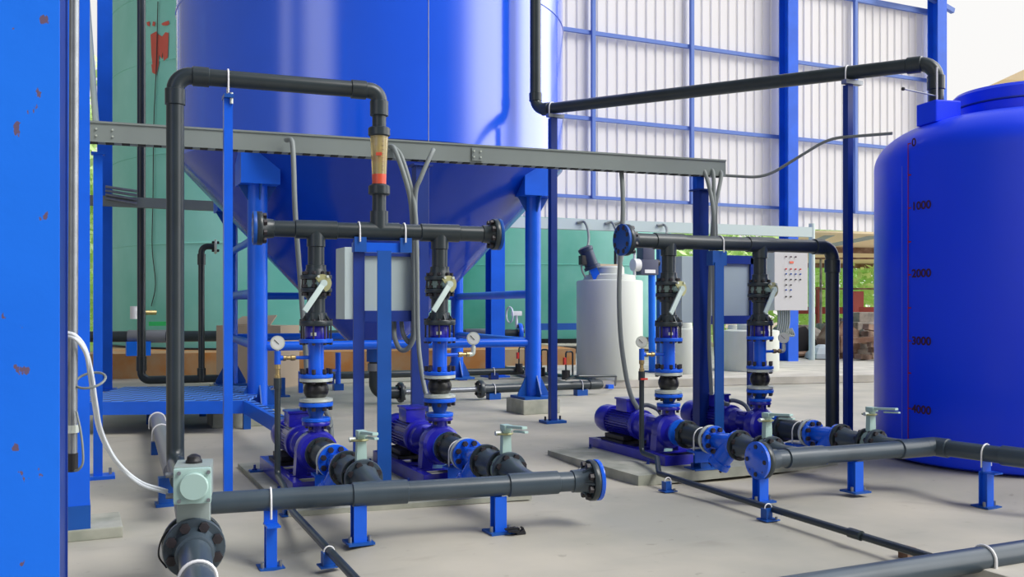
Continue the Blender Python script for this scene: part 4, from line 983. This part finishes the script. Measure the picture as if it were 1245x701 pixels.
B().lathe(fm+ZZ*zz(166), ZZ, [(.056,0),(.063,.006),(.063,.046),(.056,.052)], 20).build('upper_union', 'pvc', t)
B().cyl(fm+ZZ*zz(157), fm+ZZ*zz(134), .040, n=28).build('upper_pipe', 'pvc', t)
# overhead return pipe
zO = 2.29; e0_ = V(mid.x, mid.y, zO); rb = P(213,HY,5.02); e1_ = V(rb.x, rb.y, zO); rv = V(rb.x, rb.y, .21)
front = P(237,HY,3.46); front.z = .17; yd = V(front.x-rb.x, front.y-rb.y, 0).normalized()
t = thing('return_pipe', rv, 'dark pipe rising at left, crossing over and dropping to the flow meter', 'pipe')
B().tube(fillet([fm+ZZ*zz(136), e0_, e1_, rv, rv+yd*.55], .085), .046, 32).build('pipe', 'pvc', t)
od = (e1_-e0_).normalized()
for p, ax in ((e0_-ZZ*.10,ZZ),(e0_+od*.12,od),(e1_-od*.13,od),(e1_-ZZ*.12,ZZ)): socket(t, p, ax, .0465, .09)
B().cyl(rv+ZZ*-.12, rv+ZZ*-.20, .02).build('foot_stub','blue_mid',t)
t = thing('pipe_block', V(rb.x-.03,rb.y-.05,0), 'small blue block under the foot of the left tall pipe', 'pipe support')
B().box(V(rb.x-.035,rb.y-.06,.075), .11,.07,.15).build('angle', 'blue_mid', t, smooth=False); B().box(V(rb.x-.035,rb.y-.06,.008), .14,.1,.016).build('foot', 'blue_mid', t, smooth=False)
# stand under the overhead pipe
q = atx(277, e0_, od); t = thing('pipe_post', V(q.x,q.y,0), 'slim bright blue post holding up the left overhead pipe', 'post')
B().box(V(q.x,q.y,(zO-.11)/2), .046,.046,zO-.11).build('post','blue',t,smooth=False); B().box(V(q.x,q.y,zO-.10), .05,.10,.02).build('saddle','blue_mid',t,smooth=False)
B().box(V(q.x,q.y,.01),.16,.14,.02).build('base_plate','blue_mid',t,smooth=False); ubolt(t, V(q.x,q.y,zO), od, .050,.07,.005); B().cyl(V(q.x+.015,q.y-.03,zO-.14), V(q.x+.015,q.y-.03,zO-.08), .009,n=8).build('nut','zinc',t)

# header B
zB = 1.487
t, a, c, dv, p0, p1 = header('B1','B2',zB,.33,.0,'dark upper header pipe joining the two right risers',1,0,.048)
q = atx(1012, a, dv); q.z = zB; ft = V(q.x,q.y,.06)
B().tube(fillet([p0, q, ft], .09), .049, 32).build('pipe', 'pvc', t)
socket(t, q-dv*.14, dv, .050, .09); socket(t, q-ZZ*.14, ZZ, .050, .1)
B().lathe(p0+dv*.07, -dv, [(.048,0),(.054,.004),(.060,.04),(.08,.07)], 28).build('flange_hub', 'pvc', t)
flange(t, p0-dv*.01, dv, .105, .034, 'pvc', 'end_flange', nb=8, proud=.022); bf = B().lathe(p0-dv*.028, -dv, [(.103,0),(.105,.003),(.105,.018),(.101,.02)], 36).build('blind_flange', 'blue_mid', t)
bolts(bf, p0-dv*.045, -dv, .08, 4, .014, .014, .01, both=False)
B().box(ft-ZZ*.03, .16,.14,.06).build('foot_block','blue_mid',t,smooth=False)

# header frames with their grey panels
def hpost(x, y, zt, w, t, m, name='post'):
    B().box(V(x,y,zt/2), w,.010,zt).build(name, m, t, smooth=False); B().box(V(x,y+w*.3,zt/2), .010,w*.6,zt).build('post_web', m, t, smooth=False)
    B().box(V(x,y+.03,.008), w+.12,.14,.016).build('base_plate', m, t, smooth=False)
def header_frame(hp, dv, pxa, pxb, pxp, label, lab2, zh, box, two=True):
    qa, qb, qp = atx(pxa,hp,dv), atx(pxb,hp,dv), atx(pxp,hp,dv)
    t = thing('header_stand', V(qp.x,qp.y,0), label, 'stand')
    ztop = zh-.085
    if two:
        B().bar(V(qa.x,qa.y,ztop-.01)-dv*.035, V(qb.x,qb.y,ztop-.01)+dv*.03, .055,.055).build('cross_beam','blue',t,smooth=False)
        hpost(qa.x, qa.y-.0, ztop+.03, .064, t, 'blue_dark'); hpost(qp.x, qp.y-.05, ztop-.03, .082, t, 'blue_mid')
        for q in (qa,qb):
            B().box(V(q.x,q.y-.035,ztop+.005), .07,.012,.085).build('angle_cleat','blue_mid',t,smooth=False); ubolt(t, V(q.x,q.y,zh), dv, .050,.05,.005)
    else:
        B().bar(V(qp.x,qp.y,ztop-.02)-dv*.05, V(qp.x,qp.y,ztop-.02)+dv*.07, .07,.10).build('cross_beam','blue_mid',t,smooth=False)
        hpost(qp.x, qp.y-.04, ztop-.05, .075, t, 'blue_mid'); ubolt(t, V(qp.x+.03,qp.y,zh), dv, .053,.05,.005)
    return t
hA = V(R1['A1'].x,R1['A1'].y,0); dA = (R1['A2']-R1['A1']).normalized(); hB = V(R1['B1'].x,R1['B1'].y,0); dB = (R1['B2']-R1['B1']).normalized()
header_frame(hA, dA, 436, 491, 464, 'blue two post stand carrying the left header', '', zH, None)
header_frame(hB, dB, 0, 0, 870, 'blue post with short beam carrying the right header', '', zB, None, two=False)
def grey_panel(pl, pr, ptop, pbot, d0, fr, label, sideext):
    """electrical cabinet with its blue mounting frame; pl..pr pixel span of the cabinet"""
    c0_ = P(pl,ptop,d0); wx = atx(pr, c0_, X).x - c0_.x; z1 = c0_.z; z0 = H+(HY-pbot)*d0/F_PX
    t = thing('electrical_cabinet', V(c0_.x+wx/2, c0_.y, z0), label, 'cabinet')
    B().box(V(c0_.x+wx/2, c0_.y+.11, (z0+z1)/2), wx,.22,z1-z0, bev=.004).build('cabinet_body','greybox_side',t,smooth=False)
    fx0 = c0_.x+fr[0]*wx; fx1 = c0_.x+fr[1]*wx; fy = c0_.y-.02
    for z_ in (z1-.02, z0+.02): B().box(V((fx0+fx1)/2,fy,z_), fx1-fx0,.03,.07).build('frame_rail','blue_dark',t,smooth=False)
    for x_ in (fx0+.02, fx1-.02): B().box(V(x_,fy,(z0+z1)/2), .045,.03,z1-z0).build('frame_stile','blue_dark',t,smooth=False)
    B().box(V((fx0+fx1)/2,fy+.012,(z0+z1)/2), fx1-fx0-.08,.01,z1-z0-.1).build('back_sheet','greybox',t,smooth=False)
    for x_ in (fx0+.02,fx1-.02): B().box(V(x_,fy+.02,z0/2), .05,.03,z0).build('leg','blue_dark',t,smooth=False)
    return t
grey_panel(419,508,300,388,5.95,(.16,1.0),'light grey electrical cabinet in a blue frame behind the left header stand',0)
grey_panel(829,912,311,392,7.6,(.32,1.03),'light grey electrical cabinet in a blue frame between the two right risers',0)

# ------------------------------------------------------------------ front manifolds
def hsupport(pt, zpipe, r, label, bracket=False, floor=0.0, w=.08, mm='blue', ax=X, ub=True):
    o = V(pt.x, pt.y, floor); t = thing('pipe_support', o, label, 'pipe support', 'short blue pipe supports')
    top_ = zpipe-r-(.06 if bracket else .0)
    for s_ in (-1,1): B().box(V(pt.x,pt.y+s_*w*.45,(top_+floor)/2), w,.007,top_-floor).build('post_flange',mm,t,smooth=False)
    B().box(V(pt.x,pt.y,(top_+floor)/2), .007,w*.9,top_-floor).build('web',mm,t,smooth=False)
    B().box(V(pt.x,pt.y,floor+.005), w+.06,w+.06,.010).build('base_plate','blue_mid',t,smooth=False)
    for sx in (-1,1): B().cyl(V(pt.x+sx*(w*.5+.015),pt.y-.02,floor+.01), V(pt.x+sx*(w*.5+.015),pt.y-.02,floor+.035), .008, n=8).build('anchor_bolt','steel',t)
    if bracket:
        B().box(V(pt.x,pt.y-.03,top_+.003), w*1.25,.10,.008).build('angle_leg',mm,t,smooth=False); B().box(V(pt.x,pt.y+.0,top_+.033), w*1.25,.008,.062).build('angle_back',mm,t,smooth=False)
    if ub: ubolt(t, V(pt.x,pt.y,zpipe), ax, r+.004, .06, .0045)
    return t
zM = .216; mA0 = P(222,HY,3.93); mA0.z=zM; mA = (V(TA2.x,TA2.y,0)-V(TA1.x,TA1.y,0)).normalized()
mAe = atx(716, TA1, mA)
mA0 = atx(230, TA1, mA)
t = thing('suction_manifold', mA0, 'thick slate grey floor manifold across the left foreground with blue end flange', 'pipe')
B().cyl(mA0, mAe, .0465, n=40).build('pipe','pvc_blue',t)
def coupling(t, c, ax, L, r=.0465, m='pvc_blue', name='tee'): return B().lathe(c-ax*(L/2), ax, [(r,0),(r*1.17,.004),(r*1.17,L-.004),(r,L)], 40).build(name, m, t)
coupling(t, TA1, mA, .25); coupling(t, TA2, mA, .25)
B().lathe(mAe-mA*.09, mA, [(.0465,0),(.053,.003),(.055,.05),(.07,.085)], 36).build('flange_hub','pvc_blue',t)
for i in range(6):
    w_ = 2*PI*i/6; a_, b_2, _ = basis(mA); rd = a_*math.cos(w_)+b_2*math.sin(w_); B().prism([mAe-mA*.05+rd*.05, mAe+rd*.05, mAe+rd*.088, mAe-mA*.01+rd*.088], a_.cross(rd).normalized()*0+mA.cross(rd)*.008).build('hub_rib','pvc_blue',t,smooth=False)
flange(t, mAe+mA*.012, mA, .098, .03, 'pvc', 'end_flange', nb=8, proud=.022)
B().lathe(mAe+mA*.030, mA, [(.096,0),(.098,.003),(.098,.018),(.094,.02)], 40).build('blind_flange','strainer',t)
for px, br, fl, lab in ((329,True,dipz(*P(329,HY,4.04).xy),'blue support with angle bracket under the left end of the front manifold'),(436,False,0,'blue stubby support under the middle of the left front manifold'),(606,False,0,'blue stubby support under the right part of the left front manifold')):
    q = atx(px,TA1,mA); hsupport(q, zM, .0465, lab, br, fl, .058 if not br else .046, ub=br, ax=mA)
q = G(628,645,.015); q2 = B(); rr = random.Random(3)
for i in range(14): a_ = rr.uniform(0,6.28); c_ = q+V(.05*math.cos(a_)*rr.random(), .03*math.sin(a_)*rr.random(), rr.uniform(-.01,.012)); q2.box(c_, rr.uniform(.02,.05), rr.uniform(.01,.03), .006, Matrix.Rotation(rr.uniform(0,3),3,rr.choice('XYZ')))
tag(q2.build('torn_plastic','black',origin=q,smooth=False), 'scrap of torn black plastic on the floor by the left manifold support', 'scrap')
# manifold B
mB = (V(TB2.x,TB2.y,0)-V(TB1.x,TB1.y,0)).normalized(); mB0 = atx(926,TB1,mB); el = atx(1136,TB1,mB); rt = P(1420,HY,4.55); rt.z = TB1.z
t = thing('suction_manifold', mB0, 'thick dark floor manifold bending before the blue plastic tank', 'pipe')
B().tube([mB0, el-mB*.03, el+(rt-el).normalized()*.05, rt], .0475, 40).build('pipe','pvc_blue',t)
coupling(t, TB1, mB, .26, .0475); coupling(t, TB2, mB, .20, .0475); rdv = (rt-el).normalized()
B().lathe(el-mB*.09, mB, [(.0475,0),(.056,.004),(.056,.09)], 36).build('elbow_socket','pvc_blue',t); B().lathe(el+rdv*.09, -rdv, [(.0475,0),(.056,.004),(.056,.09)], 36).build('elbow_socket','pvc_blue',t)
coupling(t, atx(1236,el,rdv), rdv, .16, .0475, name='coupling')
B().lathe(mB0+mB*.10, -mB, [(.0475,0),(.053,.003),(.056,.05),(.075,.09)], 36).build('flange_hub','pvc_blue',t)
flange(t, mB0-mB*.0, mB, .100, .034, 'pvc', 'end_flange', nb=8, proud=.02, bolted=False)
bf = B().lathe(mB0-mB*.018, -mB, [(.099,0),(.101,.003),(.101,.018),(.097,.02)], 40).build('blind_flange','strainer',t)
bolts(bf, mB0-mB*.038, -mB, .074, 4, .021, .018, .012, ph=.0, both=False); bolts(bf, mB0-mB*.036, -mB, .076, 4, .009, .004, .004, ph=PI/4, both=False, m='blue_dark')
for px, lab in ((917,'blue stubby support under the blue end flange of the right manifold'),(1040,'blue stubby support under the middle of the right manifold')):
    q = atx(px if px!=917 else 930,TB1,mB); q = q if px!=917 else q - mB*.03
    hsupport(q, TB1.z, .0475, lab, False, 0, .06 if px==917 else .06, ub=False, ax=mB)
q = atx(1199,el,rdv); hsupport(q, TB1.z, .0475, 'blue support with angle bracket and white U-bolt before the plastic tank', True, dipz(q.x,q.y), .054, ax=rdv)

# ------------------------------------------------------------------ actuated valve at the left
fc = P(236,HY,3.42); fc.z = .168; bkc = V(rb.x,rb.y,.21)+yd*1.02; bkc.z=.20; ay = (V(fc.x,fc.y,0)-V(rb.x,rb.y,0)).normalized()
t = thing('inlet_pipe', fc, 'thick slate pipe with white strap entering the lower left corner', 'pipe')
pe = P(241,HY,3.05); pe.z=.145; pe2 = P(252,HY,2.3); pe2.z=.10
B().tube([fc+ay*0, fc.lerp(pe,.3), pe, pe2], [.060,.056,.056,.056], 36).build('pipe','pvc_blue',t)
B().lathe(fc, (pe-fc).normalized(), [(.085,0),(.070,.03),(.068,.08),(.060,.084)], 36).build('hub','pvc_blue',t)
flange(t, fc, ay, .110, .03, 'pvc_blue', 'flange', nb=8, proud=.024)
pd = (pe-fc).normalized(); ubolt(t, pe+(pe-fc).normalized()*-.05, pd, .060, .05, .006)
t = thing('actuated_valve', fc-ay*.06, 'pneumatic valve with pale square actuator at the lower left', 'valve')
vb = fc-ay*.045
B().lathe(fc-ay*.02, -ay, [(.085,0),(.088,.004),(.088,.045),(.085,.05)], 36).build('valve_body','pvc',t); flange(t, fc-ay*.09, ay, .110,.03,'pvc','rear_flange',bolted=False)
B().box(vb+RT*.002+ZZ*.135, .115,.085,.15, Matrix.Rotation(-A+.26,3,'Z'), bev=.006).build('mounting_bracket','actgrey',t)
rc = Matrix.Rotation(-A+.26,3,'Z'); ac = vb+RT*.002+ZZ*.242; s_ = 3.46/F_PX
ab = B().box(ac, .128,.17,.125, rc, bev=.006).build('actuator_body','actgrey',t)
fp = B().box(ac+rc@V(.002,-.10,-.004), .130,.035,.128, rc, bev=.012).build('end_cover','pale',t)
fc_ = ac+rc@V(.008,-.118,-.004); ad = rc@V(0,-1,0)
B().lathe(fc_, ad, [(.050,0),(.050,.010),(.046,.014)], 40).build('round_boss','pale',t)
for sx in (-1,1):
    for sz in (-1,1): q = fc_+rc@V(sx*.050,0,sz*.050); B().cyl(q, q+ad*.012, .007, n=8).build('cover_bolt','steel',t)
B().lathe(ac+ZZ*.062, ZZ, [(.030,0),(.030,.008),(.026,.012),(.024,.024),(.010,.032)], 20).build('indicator','black',t)
for dz_ in (.03,-.045): q = ac+rc@V(-.06,-.06,dz_); B().cyl(q, q+rc@V(-.032,0,0), .010, n=10).build('air_fitting','steel',t)
B().cyl(bkc, fc-ay*.1, .048, n=28).build('rear_pipe','pvc_blue',t)
B().tube(spline([vb+rc@V(-.05,-.03,.09), vb+rc@V(-.10,-.03,.05), vb+rc@V(-.118,-.03,-.02), vb+rc@V(-.09,-.03,-.07)]), .0035, 6).build('earth_wire','black',t)

# low pipe under the platform to the riser
p0 = G(190,507,.12); p1 = V(rb.x,rb.y,.15)-yd*.08
t = thing('floor_pipe', p0, 'grey floor pipe running from under the platform to the tall riser', 'pipe')
B().cyl(p0, p1, .058, n=24).build('pipe','pvc_light',t); dp = (p1-p0).normalized()
for f in (.08,.38,): ubolt(t, p0.lerp(p1,f), dp, .062,.05,.006)
for px, py, lab in ((183,515,'small blue block beside the floor pipe below the platform edge'),(190,552,'small blue block beside the floor pipe midway to the riser')):
    q = G(px,py); t = thing('pipe_block', q, lab, 'pipe support', 'small blue blocks by the floor pipes'); B().box(q+ZZ*.045,.07,.06,.09).build('angle','blue_mid',t,smooth=False); B().cyl(q+V(.02,0,.08),q+V(.02,0,.14),.006,n=6).build('rod','zinc',t)

# ------------------------------------------------------------------ drains
def drain(e, pts, label, r=.017, riser_m='pvc', brass_z=.09):
    t = thing('drain_pipe', pts[-1], label, 'pipe', 'thin drain pipes')
    B().lathe(e-ZZ*.03, -ZZ, [(.014,0),(.018,.004),(.018,.03),(.013,.034),(.013,.06),(.018,.064),(.018,.10),(.014,.104)], 14).build('brass_cock','brass',t)
    B().tube(fillet([e-ZZ*.12]+pts, .04, 5), r, 16).build('pipe', riser_m, t)
    B().cyl(e-ZZ*.11, e-ZZ*.17, r*1.3, n=16).build('socket', riser_m, t)
    return t
dA_ = [V(eA1.x,eA1.y,.11), G(345,590,.10), G(356,622,.06), G(432,703,.06), G(450,722,.06)]
t = drain(eA1, dA_, 'thin dark drain pipe dropping from the first gauge across the floor')
dB_ = [V(eB1.x,eB1.y,.10), P(0,0,1)*0+Z(799,6.05,.10), Z(802,5.75,.06) , G(925,614,.06), G(1130,676.6,.06)]
k_ = dB_[1]; dB_ = [V(eB1.x,eB1.y,.075), Z(799,5.95,.085), Z(801,5.72,.03), G(925,614,.05), G(1132,677,.06)]
t = drain(eB1, dB_, 'thin dark drain pipe dropping from the third gauge to the front floor pipe')
B().box(V(eB1.x-.0,eB1.y,0)+V(.0,-.03,eB1.z-.16), .05,.012,.012).build('cock_lever','red',t,smooth=False)
q = G(1037,648,.06); q1 = G(1045,650.5,.06); ax = (G(1130,676.6,.06)-G(925,614,.06)).normalized(); B().cyl(q-ax*.02,q+ax*.05,.022,n=16).build('coupling','pvc',t)
for px, py, zf, side, lab in ((351,626,0,'A','small blue foot under the left drain where it passes the manifold'),(400,688,0,'A','small blue foot under the left drain at the bottom edge'),
        (812,597,-.03,'B','small blue foot under the right drain beside the plinth corner'),(934,632,0,'B','small blue foot under the right drain below the blue end flange')):
    g = G(px,py,zf); t = thing('drain_support', g, lab, 'pipe support', 'small blue feet under the drains')
    B().box(g+V(.0,.0,.03),.050,.006,.058).build('angle_back','blue_mid',t,smooth=False); B().box(g+V(-.025,-.0,.03),.006,.045,.058).build('angle_side','blue_mid',t,smooth=False); B().box(g+ZZ*.004,.085,.075,.006).build('base_plate','blue_mid',t,smooth=False)
    axd = (dA_[3]-dA_[2]).normalized() if side=='A' else ax
    ubolt(t, g+V(0.0,0,.06-zf*0), axd, .021, .012, .003); B().cyl(g+V(.025,-.03,.0),g+V(.025,-.03,.02),.007,n=6).build('anchor_bolt','steel',t)
# bottom right pipe on slab
p0 = P(900,HY,3.12); p0.z=.08; p1 = P(1500,HY,4.28); p1.z=.08
t = thing('floor_pipe', p0, 'thick dark pipe with a white strap crossing the bottom right corner', 'pipe')
B().cyl(p0,p1,.047,n=36).build('pipe','pvc_blue',t); dvv=(p1-p0).normalized(); ubolt(t, atx(1197,p0,dvv), dvv, .050,.03,.006)
tag(B().box(atx(1228,p0,dvv)*1+V(.10,-.16,-.055), .6,.5,.06, bev=.01).build('concrete_slab','concrete',origin=atx(1228,p0,dvv)+V(.1,-.16,-.08),smooth=False), 'pale concrete slab in the bottom right corner under the thick pipe', 'concrete slab')
g = G(1103,678); tag(B().box(g+ZZ*.02,.05,.05,.05).build('pipe_block','rust',origin=g,smooth=False), 'small rusty block under the end of the right drain', 'pipe support')

# ------------------------------------------------------------------ light
w = bpy.data.worlds.new('sky'); bpy.context.scene.world = w; w.use_nodes = True; nt = w.node_tree; L = nt.links
bg = nt.nodes['Background']; tc = nt.nodes.new('ShaderNodeTexCoord'); sp = nt.nodes.new('ShaderNodeSeparateXYZ'); L.new(tc.outputs['Generated'], sp.inputs[0])
r = nt.nodes.new('ShaderNodeValToRGB'); L.new(sp.outputs['Z'], r.inputs['Fac']); el_ = r.color_ramp.elements
el_[0].position = 0; el_[0].color = (.95,.93,.90,1); el_[1].position = .45; el_[1].color = (1,1,1,1)
e = el_.new(.75); e.color = (.45,.47,.52,1)
e = el_.new(1.0); e.color = (.40,.42,.48,1)
# darker and brighter sky bands by azimuth, added to shape the silo's reflections
at = nt.nodes.new('ShaderNodeMath'); at.operation = 'ARCTAN2'; L.new(sp.outputs['Y'], at.inputs[0]); L.new(sp.outputs['X'], at.inputs[1])
mr = nt.nodes.new('ShaderNodeMapRange'); L.new(at.outputs[0], mr.inputs['Value']); mr.inputs['From Min'].default_value=-PI; mr.inputs['From Max'].default_value=PI
r2 = nt.nodes.new('ShaderNodeValToRGB'); L.new(mr.outputs['Result'], r2.inputs['Fac']); e2 = r2.color_ramp.elements
def az(deg): return (deg+180)/360
stops = [(-180,.2),(-162,.2),(-157,1.3),(-150,.2),(-142,1.6),(-133,1.6),(-126,.16),(-66,.16),(-58,.6),(-46,3.6),(-32,4.2),(-25,1.2),(-19,1.0),(-10,4.5),(15,4.0),(30,1.0),(97,.9),(108,.25),(180,.2)]
e2[0].position = 0; e2[0].color = (.2,.2,.2,1); e2[1].position = 1; e2[1].color = (.2,.2,.2,1)
for dg, v in stops[1:-1]: q = e2.new(az(dg)); q.color = (v,v,v,1)
mx = nt.nodes.new('ShaderNodeMix'); mx.data_type='RGBA'; mx.blend_type='MULTIPLY'; mx.inputs['Factor'].default_value=1
L.new(r.outputs['Color'], mx.inputs['A']); L.new(r2.outputs['Color'], mx.inputs['B']); L.new(mx.outputs['Result'], bg.inputs['Color']); bg.inputs['Strength'].default_value = 1.0
s = bpy.data.lights.new('sun','SUN'); s.energy = 2.4; s.angle = math.radians(28); s.color=(1,.97,.92)
so = bpy.data.objects.new('sun', s); C.objects.link(so); so.rotation_euler = (math.radians(42), 0, math.radians(38))

# ------------------------------------------------------------------ camera
cam = bpy.data.cameras.new('camera'); co = bpy.data.objects.new('camera', cam); C.objects.link(co)
cam.sensor_width = 36; cam.lens = F_PX/1245*36; cam.shift_y = (HY-350.5)/1245; cam.clip_start = .05; cam.clip_end = 300
co.location = (0,0,H); co.rotation_euler = (PI/2, 0, -A)
bpy.context.scene.camera = co
vs_ = bpy.context.scene.view_settings; vs_.view_transform = 'Standard'; vs_.look = 'None'; vs_.exposure = 0.0
for o in bpy.data.objects:
    if '_o' in o: del o['_o']
